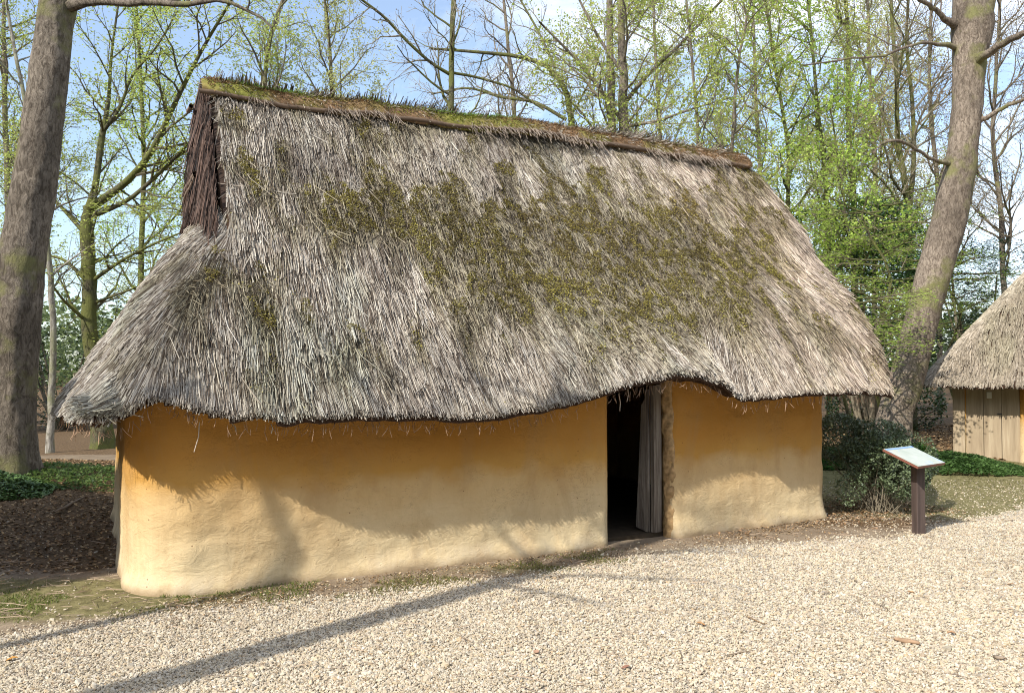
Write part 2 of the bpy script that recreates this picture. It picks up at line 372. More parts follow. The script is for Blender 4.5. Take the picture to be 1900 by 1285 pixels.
# pebbles: one "stuff" object, small stones instanced on its own points
rng = np.random.RandomState(3)
def scatter(n, x0, x1, y0, y1, rng):
    # denser close to the camera, inside the view
    y = y0+(y1-y0)*rng.rand(n)**1.35; x = x0+(x1-x0)*rng.rand(n); return x, y
px_, py_ = scatter(860000, -1, 1, 3.5, 12.0, rng)
px_ = np.where(px_ > 0, px_*(py_*.85+2.2), px_*(py_*.74+.6))
keep = rng.rand(len(px_)) < gravel_w(px_, py_)*(.93-.25*sst(.2, .5, fb2(px_, py_, .9, 3, 153)))+.012*(np.abs(py_-7.5) < 2.5)+.09*(px_ > 3.2)*(py_ < 12)
UH = np.array([.888, .459]); UH = UH/np.linalg.norm(UH); VH = np.array([-UH[1], UH[0]]); P0 = np.array([-2.6, 5.85]); HROT = math.atan2(UH[1], UH[0])
s_ = (px_-P0[0])*UH[0]+(py_-P0[1])*UH[1]; t_ = (px_-P0[0])*VH[0]+(py_-P0[1])*VH[1]
keep &= ~((t_ > -.05) & (s_ > -.1) & (s_ < 7) & (t_ < 4))
px_, py_ = px_[keep], py_[keep]; nP = len(px_)
PV = np.stack([px_, py_, gz(px_, py_)+rng.uniform(-.004, .010, nP)], 1)
me = bpy.data.meshes.new('gravel'); me.vertices.add(nP); me.vertices.foreach_set('co', PV.astype(np.float32).ravel())
def pattr(n, t, a):
    at_ = me.attributes.new(n, t, 'POINT'); at_.data.foreach_set({'FLOAT_VECTOR': 'vector', 'FLOAT': 'value', 'INT': 'value', 'FLOAT_COLOR': 'color'}[t], a.ravel())
pattr('rot', 'FLOAT_VECTOR', np.stack([rng.normal(0, .45, nP), rng.normal(0, .45, nP), rng.uniform(0, 6.28, nP)], 1).astype(np.float32))
sz = (rng.lognormal(0, .36, nP)*.0061)
pattr('sz', 'FLOAT_VECTOR', (sz[:, None]*np.stack([rng.uniform(.9, 1.5, nP), rng.uniform(.65, 1.0, nP), rng.uniform(.45, .75, nP)], 1)).astype(np.float32))
pal = np.array([(.74, .68, .57), (.79, .74, .66), (.64, .56, .45), (.68, .59, .44), (.60, .54, .46), (.70, .62, .50), (.48, .40, .32), (.66, .52, .36)])
pc = pal[rng.choice(len(pal), nP, p=[.26, .20, .13, .12, .07, .14, .05, .03])]*rng.uniform(.8, 1.08, (nP, 1))
pc4 = np.ones((nP, 4), np.float32); pc4[:, :3] = np.clip(pc*np.array([.73, .685, .605])*(1+.10*fb2(px_, py_, 1.1, 3, 151)+.10*fb2(px_, py_, .35, 2, 152))[:, None]*np.where(rng.rand(nP, 1) < .07, .55, 1.), 0, .8); pattr('pcol', 'FLOAT_COLOR', pc4)
gro = bpy.data.objects.new('gravel', me); COL.objects.link(gro); tag(gro, 'loose cream pebble gravel covering the open yard', 'gravel', kind='stuff')
m, nt = new_mat('pebble_stone'); b = pbsdf(nt, .75, .25)
a = nd(nt, 'ShaderNodeAttribute', attribute_name='pcol', attribute_type='INSTANCER'); nt.links.new(a.outputs['Color'], b.inputs['Base Color']); M['pebble'] = m
ng = bpy.data.node_groups.new('pebbles', 'GeometryNodeTree')
ng.interface.new_socket('Geometry', in_out='INPUT', socket_type='NodeSocketGeometry'); ng.interface.new_socket('Geometry', in_out='OUTPUT', socket_type='NodeSocketGeometry')
gi = ng.nodes.new('NodeGroupInput'); go = ng.nodes.new('NodeGroupOutput')
mp_ = ng.nodes.new('GeometryNodeMeshToPoints'); ip = ng.nodes.new('GeometryNodeInstanceOnPoints')
ic = ng.nodes.new('GeometryNodeMeshIcoSphere'); ic.inputs['Radius'].default_value = 1; ic.inputs['Subdivisions'].default_value = 2
sm_ = ng.nodes.new('GeometryNodeSetMaterial'); sm_.inputs['Material'].default_value = M['pebble']
def na(name, t):
    n = ng.nodes.new('GeometryNodeInputNamedAttribute'); n.data_type = t; n.inputs['Name'].default_value = name; return n.outputs['Attribute']
Lk = ng.links.new
spn = ng.nodes.new('GeometryNodeSetPosition'); nzn = ng.nodes.new('ShaderNodeTexNoise'); nzn.inputs['Scale'].default_value = 1.1
vs_ = ng.nodes.new('ShaderNodeVectorMath'); vs_.operation = 'SUBTRACT'; vs_.inputs[1].default_value = (.5, .5, .5)
v2_ = ng.nodes.new('ShaderNodeVectorMath'); v2_.operation = 'SCALE'; v2_.inputs['Scale'].default_value = 1.3
Lk(ic.outputs['Mesh'], spn.inputs['Geometry']); Lk(nzn.outputs['Color'], vs_.inputs[0]); Lk(vs_.outputs[0], v2_.inputs[0]); Lk(v2_.outputs[0], spn.inputs['Offset'])
Lk(spn.outputs[0], sm_.inputs['Geometry'])
Lk(gi.outputs[0], mp_.inputs['Mesh']); Lk(mp_.outputs['Points'], ip.inputs['Points']); Lk(sm_.outputs[0], ip.inputs['Instance'])
Lk(na('rot', 'FLOAT_VECTOR'), ip.inputs['Rotation']); Lk(na('sz', 'FLOAT_VECTOR'), ip.inputs['Scale']); Lk(ip.outputs[0], go.inputs[0])
gm = gro.modifiers.new('pebbles', 'NODES'); gm.node_group = ng
me.materials.append(M['pebble'])

# ---------------------------------------------------------------- thatched huts
def smin(a, b, k):
    h = np.clip(.5+.5*(b-a)/k, 0, 1); return b*(1-h)+a*h-k*h*(1-h)
EV = [(-.6, 1.306), (-.447, 1.266), (-.195, 1.247), (-.066, 1.326), (.033, 1.348), (.186, 1.33), (.378, 1.295), (.743, 1.265), (1.13, 1.233), (1.541, 1.249), (1.979, 1.257), (2.447, 1.27), (2.948, 1.256), (3.105, 1.284), (3.485, 1.369), (3.654, 1.399), (3.945, 1.505), (4.37, 1.561), (4.688, 1.534), (4.95, 1.46), (5.221, 1.321), (5.718, 1.328), (6.402, 1.354), (6.887, 1.352), (7.356, 1.356)]
EVs, EVh = np.array(EV).T
TE = -.45; RT = 2.0; SG = .63; H0 = 1.27; SLP = (4.50-H0)/(RT-TE); HK = 1.62; SL = -.52
def smax(t):
    tt = np.where(t > RT, 2*RT-t, t); return np.interp(tt, [-.6, -.45, 0, .6, 1.3, 1.75, 2.0], [7.25, 7.38, 7.62, 7.86, 7.98, 7.86, 7.62])
def roofraw(s, t):
    t = t+.22*sst(4.9, 5.6, s)*(t < 1)*(1-sst(-.1, .9, t))
    hf = H0+SLP*(t-TE); hb = H0+SLP*((2*RT-TE)-t)
    m = smin(hf, hb, .16)
    hip = H0+HK*(s-SL+.13*sst(.3, 1.2, t)*(1-sst(0, .9, s)))
    low = smin(m, hip, .8)
    w = sst(SG-.025, SG+.025, s+.05*fb2(t, t*0, 3., 2, 9)*(t < .9))
    r = low*(1-w)+m*w
    edge = smax(t)-s
    r = r-.30*(1-sst(0, .34, edge))**1.5
    return r
_cs = np.linspace(-1.2, 8.2, 300)
CUT = lambda s: .23*np.exp(-((s+.2)/.5)**2)
_cc = np.maximum(0, roofraw(_cs, TE+CUT(_cs))-H0)
def roofH(s, t, detail=True):
    r = roofraw(s, t)
    b = np.clip((r-H0)/3.2, 0, 1); r = r+.10*b*np.clip(s/7.6, 0, 1)
    front = 1-sst(.2, 1.6, t)
    dh = (np.interp(s, EVs, EVh)-H0+.03-np.interp(s, _cs, _cc)*(1-sst(.1, .6, t)))*front
    r = r+dh*np.exp(-(b/.26)**2)
    r = r+.045*np.exp(-((s-.68)/.16)**2)*front*sst(.05, .5, b)      # verge thatch swelling over the hip
    if detail:
        r = r+.045*fb2(s, t, 1.7, 3, 11)+.028*fb2(s*1.6, t, 5., 2, 12)+.05*fb2(s, t*.7, .8, 2, 15)
    return r
def inside(s, t):
    return (roofraw(s, t) > H0) & (s < smax(t)) & (t > TE+.23*np.exp(-((s+.2)/.5)**2))
HUT = empty('thatched_hut', (P0[0], P0[1], 0), HROT, label='long ochre clay hut with mossy grey thatched roof and dark open doorway', cat='hut')

# roof under-layer
ds = .035
gs = np.arange(-1.2, 8.2, ds); gt = np.arange(-.9, 4.9, ds)
S, T = np.meshgrid(gs, gt); Hh = roofH(S, T)-.02
ok = inside(S, T)
cell = ok[:-1, :-1] & ok[:-1, 1:] & ok[1:, 1:] & ok[1:, :-1]
# thickness: the lower skin runs parallel; the rim slopes inwards
idx = np.arange(S.size).reshape(S.shape); n0 = S.size
top = np.stack([S.ravel(), T.ravel(), Hh.ravel()], 1)
rr = (roofraw(S, T)-H0)-np.interp(S, _cs, _cc)*(T < .6)
low = Hh-(.03+.26*sst(0, .35, rr)); bot = np.stack([S.ravel(), T.ravel(), low.ravel()], 1)
def quads(c): 
    i, j = np.nonzero(c); return np.stack([idx[i, j], idx[i, j+1], idx[i+1, j+1], idx[i+1, j]], 1)
qt = quads(cell); qb = quads(cell)[:, ::-1]+n0
cp = np.pad(cell, 1); rim = []
for (di, dj, a_, b_) in ((-1, 0, (0, 0), (0, 1)), (1, 0, (1, 1), (1, 0)), (0, -1, (1, 0), (0, 0)), (0, 1, (0, 1), (1, 1))):
    e = cell & ~cp[1+di:1+di+cell.shape[0], 1+dj:1+dj+cell.shape[1]]
    i, j = np.nonzero(e); A_ = idx[i+a_[0], j+a_[1]]; B_ = idx[i+b_[0], j+b_[1]]
    rim.append(np.stack([B_, A_, A_+n0, B_+n0], 1))
rim = np.concatenate(rim)
allq = np.concatenate([qt, qb, rim]); used = np.unique(allq); rm = np.zeros(2*n0, np.int64); rm[used] = np.arange(len(used))
VU = np.concatenate([top, bot])[used]; FU = rm[allq]

# straws over the whole roof
rng = np.random.RandomState(7)
def mossmask(s, t, soft=False):
    """0..1 moss cover on the front slope (b = up-slope 0..1)"""
    b = (t-TE)/(RT-TE)
    g = lambda sc, bc, a, c, w=1.: w*np.exp(-((s-sc)/a)**2-((b-bc)/c)**2)
    v = .19+g(4.3, .50, 1.7, .26, 1.0)+g(2.7, .48, 1.1, .20, .5)+g(1.5, .50, .35, .18, .25)-.22*(1-sst(1.2, 2.4, s))+g(5.7, .40, 1.2, .26, .75)+g(4.9, .28, 1.1, .14, .6)+g(5.9, .70, .6, .12, .9)+g(3.2, .28, 1., .12, .35)+g(1.2, .25, .8, .1, .25)
    v = v+1.15*fb2(s*.8, t, 2.2, 4, 31)+1.5*fb2(s, t*.8, 6., 3, 32)
    return (sst(-.05, .75, v) if soft else sst(.36, .95, v))*sst(-.1,.25,b)*(t < 2.1)
def strand_set(N, smin_, smax_, tmin_, tmax_, Lr, wr, rng, messy=0.):
    s = rng.uniform(smin_, smax_, N); t = rng.uniform(tmin_, tmax_, N)
    k = inside(s, t) & ((np.abs(s-SG) > .02) | (t < .75)); s, t = s[k], t[k]
    e = .03
    h = roofH(s, t); hx = (roofH(s+e, t)-roofH(s-e, t))/(2*e); ht = (roofH(s, t+e)-roofH(s, t-e))/(2*e)
    rx = (roofraw(s+.1, t)-roofraw(s-.1, t))/.2; rt_ = (roofraw(s, t+.1)-roofraw(s, t-.1))/.2
    far = (s < SG) | (s > SG+.1); rx = np.where(far, rx, 0)
    hx = np.clip(hx, -2.2, 2.2); ht = np.clip(ht, -2.2, 2.2)
    Nn = nrm(np.stack([-hx, -ht, np.ones_like(h)], 1))
    D = np.stack([-rx, -rt_, np.zeros_like(h)], 1); D = nrm(D)
    ang = .20*fb2(s, t, 1.2, 3, 41)+.20*fb2(s, t, 4., 2, 42)+rng.normal(0, .045, len(s))
    ms = mossmask(s, t)
    mess = (ms > .25) & (rng.rand(len(s)) < .6)
    ang = ang+np.where(mess, rng.normal(0, .7, len(s)), 0)+np.where(rng.rand(len(s)) < .008+messy, rng.normal(0, .6, len(s)), 0)
    ca, sa = np.cos(ang), np.sin(ang)
    D = np.stack([D[:, 0]*ca-D[:, 1]*sa, D[:, 0]*sa+D[:, 1]*ca, D[:, 2]], 1)
    D[:, 2] = D[:, 0]*hx+D[:, 1]*ht; D = nrm(D)
    L = rng.uniform(*Lr, len(s))*np.where(mess, .6, 1.)
    P = np.stack([s, t, h], 1)-D*(L*.75)[:, None]*.6
    ov = rng.uniform(0, .045, len(s))
    for _ in range(7):                                             # trimmed ends along the eave
        e_ = P+D*(L-ov)[:, None]; L = np.where(inside(e_[:, 0], e_[:, 1]), L, L*.86)
    # intrinsic tints: grey, cream, brown, weathered bunches
    pal = np.array([(.47, .425, .36), (.34, .30, .255), (.20, .165, .135), (.58, .535, .465), (.105, .08, .06), (.40, .375, .345)])
    c = pal[rng.choice(6, len(s), p=[.20, .19, .20, .09, .20, .12])]*rng.uniform(.7, 1.12, (len(s), 1))
    patch = fb2(s, t, 1.4, 3, 51)
    c = c*(1+.20*patch+.22*fb2(s*9, t*1.3, 1.2, 2, 54)*(s > SG))[:, None]
    warm = sst(4.6, 7.0, s)[:, None]; c = c*(1-warm)+c*np.array([1.08, 1.0, .95])*warm
    gp = sst(.15, .6, fb2(s*1.5, t*.6, 1.8, 3, 52))[:, None]*.6
    c = c*(1-gp)+c*np.array([.84, .94, .92])*gp                   # green-grey weathered bunches
    sfm = mossmask(s, t, True)[:, None]; c = c*(1-.42*sfm)*(1-sfm*np.array([0, .03, .20]))
    dk = sst(.12, .6, fb2(s, t, 2.1, 3, 53)+.25*sst(.9, 1.4, t)*0)[:, None]*.6*((s > .9)[:, None]); c = c*(1-dk)+c*np.array([.45, .42, .42])*dk
    c = c*np.array([1.02, 1.01, .98]); w = rng.uniform(*wr, len(s))
    return P, D, Nn, L, w, np.clip(c, 0, .8), s, t, ms
mb = MB(); mb.add(VU, [FU])
for (N, a, b_, c, d, Lr, wr) in ((128000, -.8, 8.1, -.6, 2.05, (.24, .55), (.0025, .0042)), (24000, -.9, .75, -.6, 3.2, (.24, .55), (.0025, .0042)), (14000, -.9, 8.1, 2.0, 4.6, (.3, .5), (.007, .011))):
    P, D, Nn, L, w, c_, s, t, ms = strand_set(N, a, b_, c, d, Lr, wr, rng)
    V, fs = straws(P, D, Nn, L, w, rng, .05, (-.010, .022)); mb.add(V, fs, np.repeat(c_, 9, 0))
# long loose straws lying on top
P, D, Nn, L, w, c_, s, t, ms = strand_set(1500, 0, 7.9, -.3, 2.0, (.25, .5), (.0028, .004), rng, .45)
V, fs = straws(P, D, Nn, L, w, rng, .25, (.012, .035)); mb.add(V, fs, np.repeat(np.clip(c_*1.25, 0, .75), 9, 0))
# eave: bunched butt ends along the rim
def contour(n, a0, a1):
    """walk along the eave contour: returns s,t and outward dir"""
    out_ = []
    for ang in np.linspace(a0, a1, n):
        dx, dy = math.cos(ang), math.sin(ang); c0 = (3.4, 2.0); lo, hi = 0., 6.
        f = lambda r: bool(inside(np.array([c0[0]+dx*r]), np.array([c0[1]+dy*r]))[0])
        for _ in range(22):
            mid = (lo+hi)/2
            if f(mid): lo = mid
            else: hi = mid
        out_.append((c0[0]+dx*lo, c0[1]+dy*lo))
    return np.array(out_)
ca_ = contour(900, R(100), R(100+245))
seg = np.linalg.norm(np.diff(ca_, axis=0), axis=1); cl = np.concatenate([[0], np.cumsum(seg)])
NE = 15000; q_ = rng.uniform(0, cl[-1], NE); es = np.interp(q_, cl, ca_[:, 0]); et = np.interp(q_, cl, ca_[:, 1])
dts = np.stack([np.interp(q_+.08, cl, ca_[:, 0])-np.interp(q_-.08, cl, ca_[:, 0]), np.interp(q_+.08, cl, ca_[:, 1])-np.interp(q_-.08, cl, ca_[:, 1])], 1)
dts = dts/np.maximum(np.linalg.norm(dts, axis=1, keepdims=True), 1e-6); outd = np.stack([-dts[:, 1]*-1, dts[:, 0]*-1], 1)
cc = np.array([3.4, 2.0]); flip = np.sign(np.sum(outd*(np.stack([es, et], 1)-cc), 1)); outd *= flip[:, None]
dep = rng.rand(NE)
inn = .02+dep*.17
es2 = es-outd[:, 0]*inn; et2 = et-outd[:, 1]*inn
hz = roofH(es2, et2)-dep*.10-.01
D = nrm(np.stack([outd[:, 0], outd[:, 1], -1.25*np.ones(NE)], 1)+rng.normal(0, .09, (NE, 3)))
L = rng.uniform(.10, .17, NE)*(1+.2*fb2(es, et, 6., 2, 61))
Nn = nrm(np.stack([outd[:, 0]*1.25, outd[:, 1]*1.25, np.ones(NE)], 1)); P = np.stack([es2, et2, hz], 1)-D*(L*.62)[:, None]
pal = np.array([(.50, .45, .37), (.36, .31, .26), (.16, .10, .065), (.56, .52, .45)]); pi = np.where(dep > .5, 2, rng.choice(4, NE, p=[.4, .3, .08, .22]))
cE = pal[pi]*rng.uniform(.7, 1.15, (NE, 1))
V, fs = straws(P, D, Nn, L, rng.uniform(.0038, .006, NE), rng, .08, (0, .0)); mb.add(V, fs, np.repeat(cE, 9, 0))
NH = 900; q_ = rng.uniform(0, cl[-1], NH); es = np.interp(q_, cl, ca_[:, 0]); et = np.interp(q_, cl, ca_[:, 1]); ins = rng.uniform(.02, .12, NH); es = es+(3.4-es)*ins/4; et = et+(2-et)*ins/3
D = nrm(np.stack([rng.normal(0, .3, NH), rng.normal(0, .3, NH), -np.ones(NH)], 1)); P = np.stack([es, et, roofH(es, et)-.10-ins*.4], 1); Nn = nrm(np.stack([np.zeros(NH), -np.ones(NH), np.zeros(NH)], 1))
V, fs = straws(P, D, Nn, rng.uniform(.03, .10, NH), np.full(NH, .0022), rng, .3, (0, 0)); mb.add(V, fs, np.repeat(np.array([(.26, .17, .11)])*rng.uniform(.4, 1.9, (NH, 1)), 9, 0))
ROOF = mb.build('thatch_roof', [M['reed'], M['under']], HUT, False)
mi = np.zeros(len(ROOF.data.polygons), np.int32); mi[:] = 0
nq = sum(len(f) for f in mb.F[4]); mi[:len(FU)] = 1; ROOF.data.polygons.foreach_set('material_index', mi)

# moss clumps on the front slope
s = rng.uniform(.4, 7.9, 850000); t = rng.uniform(-.45, 2.0, 850000); k = inside(s, t); s, t = s[k], t[k]
mk = mossmask(s, t); cl_ = sst(.05, .35, fb2(s, t, 11., 2, 74)+.25*fb2(s, t, 24., 1, 75)+.35*mk-.1); sf = mossmask(s, t, True); k = rng.rand(len(s)) < mk*cl_*.5+.13*sf+.002; s, t, mk = s[k], t[k], mk[k]
h = roofH(s, t)+.026+.030*mk*cl_[k]
mp3 = np.stack([s, t, h], 1)+rng.normal(0, .006, (len(s), 3))
V, f = leaves(mp3, .0145, rng, .5, .8)
hue = np.clip(.5+.9*fb2(s, t, 3., 3, 72)+rng.normal(0, .13, len(s)), 0, 1)[:, None]
yel = np.clip(np.exp(-((s-6.0)/.5)**2-((t-1.3)/.3)**2)+np.exp(-((s-4.2)/.9)**2-((t-.9)/.6)**2)*.4, 0, 1)[:, None]
c = np.array([.23, .19, .07])*(1-hue)+np.array([.50, .45, .12])*hue; c = c*(1-yel*.75)+np.array([.52, .40, .13])*yel*.75
br = (rng.rand(len(s)) < .25)[:, None]; c = np.where(br, np.array([.20, .15, .085]), c)
mesh('moss', V, [f], M['moss'], ROOF, np.repeat(c*rng.uniform(.7, 1.25, (len(s), 1)), 4, 0))

# ridge cap of turf over the apex
n = 260; cs = np.linspace(.52, 7.5, n); rb = MB(); rings = []
prof = [(-.23, -.20), (-.235, -.15), (-.19, -.07), (-.10, -.01), (0, .015), (.10, -.01), (.19, -.07), (.235, -.15), (.23, -.20)]
tops = 4.41+.14*cs/7.6-.02*np.sin(cs*1.1)+.035*fb2(cs, cs*0, 1.5, 3, 81)+.02*fb2(cs, cs*0, 5., 2, 89)
kk = len(prof)
PR = np.array(prof); scl = 1+.24*fb2(cs, cs*0+3, 2.5, 3, 82)
endf = np.minimum(sst(0, .12, cs-.52), 1)*.35+.65
V = np.zeros((n, kk, 3)); V[:, :, 0] = cs[:, None]; V[:, :, 1] = RT+PR[None, :, 0]*scl[:, None]*endf[:, None]; V[:, :, 2] = tops[:, None]+.06+PR[None, :, 1]*(endf)[:, None]*scl[:, None]
V += .022*np.stack([fbm(V.reshape(-1, 3), 7., 3, 83+i) for i in range(3)], 1).reshape(n, kk, 3)
idx2 = np.arange(n*kk).reshape(n, kk); qs = np.stack([idx2[:-1, :-1], idx2[1:, :-1], idx2[1:, 1:], idx2[:-1, 1:]], -1).reshape(-1, 4)
qb2 = np.stack([idx2[:-1, -1], idx2[1:, -1], idx2[1:, 0], idx2[:-1, 0]], -1)
ends = [idx2[0][None, :], idx2[-1][::-1][None, :]]
pc = V.reshape(-1, 3); mm_ = sst(-.1, .4, fbm(pc, 2.2, 3, 84))[:, None]*(1-.5*sst(3.5, 6, pc[:, 0]))[:, None]
cc_ = np.array([.20, .125, .07])*(1-mm_)+np.array([.19, .19, .045])*mm_
m_rc = mat_attr('turf_and_reed', .95, .05, .45, 26., 1.)
RC = mesh('ridge_cap', pc, [qs, qb2]+ends, m_rc, ROOF, cc_, True)
# short fibres, moss leaflets on the cap
N = 26000; a = rng.uniform(.54, 7.48, N); bt = rng.uniform(-.25, .22, N)
zz = np.interp(a, cs, tops)+.06+np.interp(bt, PR[:, 0], PR[:, 1])
V, f = leaves(np.stack([a, RT+bt*np.interp(a, cs, scl), zz+.012], 1)+rng.normal(0, .008, (N, 3)), .022, rng, .2, .6)
g = sst(-.15, .3, fb2(a, a*0+bt, 1.6, 3, 85)-.35*sst(4.2, 6, a)+.25*np.exp(-((a-1.)/.7)**2)+.3*np.exp(-((a-3.4)/.5)**2))[:, None]
c = (np.array([.27, .17, .085])*(1-g)+np.array([.23, .25, .045])*g)*rng.uniform(.55, 1.3, (N, 1))
mesh('ridge_moss', V, [f], M['moss'], ROOF, np.repeat(c, 4, 0))
# grass blades on the ridge (tufts)
def blades(P, hgt, rng, w=.004, lean=.5):
    N = len(P); d = nrm(np.stack([rng.normal(0, lean, N), rng.normal(0, lean, N), np.ones(N)], 1)); s_ = nrm(np.cross(d, rng.normal(size=(N, 3))))
    h_ = (hgt*rng.uniform(.4, 1.2, N))[:, None]; bend = nrm(rng.normal(size=(N, 3))*np.array([1, 1, .1]))*h_*.25
    V = np.stack([P-s_*w, P+s_*w, P+d*h_*.55+s_*w*.8+bend*.3, P+d*h_*.55-s_*w*.8+bend*.3, P+d*h_+bend], 1).reshape(-1, 3)
    i = np.arange(N)*5
    return V, [np.stack([i, i+1, i+2, i+3], 1), np.stack([i+3, i+2, i+4], 1)]
tc_ = np.array([.9, 1.15, 1.4, 3.0, 3.25, 3.55, 3.75, 2.2, 5.7, 6.4, 4.6]); tw = np.array([.12, .16, .14, .16, .12, .14, .2, .1, .1, .15, .1])
wi = rng.choice(len(tc_), 2600, p=np.array([.08, .13, .12, .13, .12, .12, .1, .05, .05, .05, .05])); a = tc_[wi]+rng.normal(0, 1, 2600)*tw[wi]; bt = rng.uniform(-.14, .12, 2600)
V, f = blades(np.stack([a, RT+bt, np.interp(a, cs, tops)+.10-np.abs(bt)*.35], 1), .042, rng, .0022, .9)
cg = np.array([.20, .34, .07])*rng.uniform(.6, 1.6, (2600, 1)); tag(mesh('grass', V, f, M['leaf'], ROOF, np.repeat(cg, 5, 0)), kind='stuff')
# ridge poles
rp = MB()
for side in (-1, 1):
    q3 = np.linspace(.48, 7.4, 60); tt = RT+side*(.245+.02*fb2(q3, q3*0, 1., 2, 90)); z3 = np.interp(q3, cs, tops)-.125+.045*fb2(q3, q3*0+5, .9, 3, 91)
    V, f = tubes(np.stack([q3, tt, z3], 1)[None], (.023+.009*fb2(q3, q3*0, 3., 2, 92))[None], 8); rp.add(V, f, (.13, .09, .062))
rp.build('ridge_pole', M['twig'], ROOF, True)
# fibres hanging over the pole
N = 800; a = rng.uniform(.9, 7.4, N)*1.; k = fb2(a, a*0, 2.2, 2, 95) > .12; a = a[k]; N = len(a)
P = np.stack([a, RT-.25+rng.normal(0, .02, N), np.interp(a, cs, tops)-.10+rng.normal(0, .02, N)], 1)
D = nrm(np.stack([rng.normal(0, .35, N), -.75*np.ones(N), -1*np.ones(N)], 1)); Nn = nrm(np.stack([np.zeros(N), -np.ones(N), .75*np.ones(N)], 1))
V, f = straws(P, D, Nn, rng.uniform(.06, .2, N), np.full(N, .0035), rng, .2, (0, .015)); tag(mesh('hanging_fibres', V, f, M['reed'], ROOF, np.repeat(np.array([.25, .20, .155])*rng.uniform(.4, 1.2, (N, 1)), 9, 0)), kind='stuff')

# gablet: brown reed bundles closing the triangle above the left hip
gb = MB()
def gab_w(h):  return (4.44-h)/SLP
for (h0, h1, off, nn) in ((3.72, 4.42, .0, 2200), (2.75, 3.78, .05, 4600)):
    N = nn; tt = rng.uniform(-1, 1, N); hh = rng.uniform(h0, h1, N)
    wd = np.clip(gab_w(hh)*.88, .03, 1.2)-.02
    dep = rng.rand(N)
    wd = wd*np.where(tt < 0, 1.2, 1.)
    P = np.stack([SG-.035-off*.5-dep*.10+.02-.05*(h1-hh)/(h1-h0), RT+tt*wd, hh+.1], 1)
    D = nrm(np.stack([-.05+rng.normal(0, .04, N), rng.normal(0, .06, N)+tt*.10, -np.ones(N)], 1)); Nn = nrm(np.stack([-np.ones(N), rng.normal(0, .7, N), -.1*np.ones(N)], 1))
    V, f = straws(P, D, Nn, rng.uniform(.3, .6, N), rng.uniform(.003, .006, N), rng, .06, (0, .03))
    gb.add(V, f, np.repeat(np.array([(.06, .036, .026)])*rng.uniform(.1, 2.4, (N, 1)), 9, 0))
tri = np.array([[SG-.03, RT-1.3, 2.7], [SG-.03, RT+1.3, 2.7], [SG-.03, RT, 4.42]])
tri2 = tri+np.array([.05, 0, 0]); gb.add(np.concatenate([tri, tri2]), [np.array([[0, 2, 1], [3, 4, 5]]), np.array([[0, 1, 4, 3], [1, 2, 5, 4], [2, 0, 3, 5]])], (.05, .03, .02))
GAB = gb.build('reed_gablet', M['reed'], HUT)
for (hh, r_, dz) in ((4.19, .022, .0), (3.44, .024, .02), (3.39, .018, -.02)):
    wd = gab_w(hh)*.70; q3 = np.linspace(-wd, wd, 12)
    V, f = tubes(np.stack([np.full(12, SG-.19-.02*np.cos(q3)), RT+q3, hh+dz*q3+.01*np.sin(q3*9)], 1)[None], np.full((1, 12), r_), 8)
    o = mesh('tie_rod', V, f, M['twig'], GAB, np.tile([(.26, .19, .14)], (len(V), 1)), True)

# walls
WA, WR = -.14, .46     # left wall line, corner radius
def wallpath():
    p = []
    def arc(cx, cy, r, a0, a1, n):
        for a in np.linspace(a0, a1, n): p.append((cx+r*math.cos(a), cy+r*math.sin(a)))
    for s in np.linspace(4.70, 6.72, 60): p.append((s, 0))
    arc(6.72, .16, .16, R(-90), R(0), 8)
    for t in np.linspace(.2, 3.8, 50): p.append((6.88, t))
    arc(6.72, 3.84, .16, R(0), R(90), 6)
    for s in np.linspace(6.6, .5, 60): p.append((s, 4.0))
    arc(WA+WR, 4-WR, WR, R(90), R(180), 16)
    for t in np.linspace(4-WR-.05, WR+.05, 60): p.append((WA, t))
    arc(WA+WR, WR, WR, R(180), R(270), 30)
    for s in np.linspace(WA+WR+.03, 3.955, 110): p.append((s, 0))
    return np.array(p)
wp = wallpath(); L = np.concatenate([[0], np.cumsum(np.linalg.norm(np.diff(wp, axis=0), axis=1))])
nu = 640; q_ = np.linspace(0, L[-1], nu); wx = np.interp(q_, L, wp[:, 0]); wy = np.interp(q_, L, wp[:, 1])
tx = np.gradient(wx); ty = np.gradient(wy); ln = np.hypot(tx, ty); nx_, ny_ = ty/ln, -tx/ln
nz_ = 56; fz = np.linspace(0, 1, nz_)
hin = roofH(wx, wy, False)
topz = np.where(hin > 0, hin, 1.6)-.16
Z = -.08+fz[None, :]*(topz[:, None]+.08)
X = wx[:, None]+0*Z; Y = wy[:, None]+0*Z
pp = np.stack([X, Y, Z], -1)
dsp = .045*fbm(pp, .9, 3, 101)+.014*fbm(pp*np.array([1, 1, 1.8]), 4., 4, 102)+.0035*fbm(pp, 20., 2, 103)
front = (wy < .3)
dsp += (.055*np.exp(-(Z/.11)**2)*(.6+.6*fbm(pp, 2.2, 2, 104)))     # foot flares out
dsp += np.where(front[:, None], .03*np.sin(np.clip(wx/6.9, 0, 1)*math.pi)[:, None]-.01*sst(4.7, 5.3, wx)[:, None], 0)
dd = np.minimum(q_, L[-1]-q_)[:, None]; dsp *= sst(0, .05, dd)*.8+.2
rnd = .03*np.exp(-dd/.03)            # rounded door reveals
def wring(off):
    return np.stack([X+nx_[:, None]*(dsp*(off == 0)-off-rnd*(off == 0)), Y+ny_[:, None]*(dsp*(off == 0)-off-rnd*(off == 0)), Z], -1)
VO = wring(0); VI = wring(.2)
nV = nu*nz_; ii = np.arange(nV).reshape(nu, nz_)
def gq(I, rev=False):
    q = np.stack([I[:-1, :-1], I[1:, :-1], I[1:, 1:], I[:-1, 1:]], -1).reshape(-1, 4); return q[:, ::-1] if rev else q
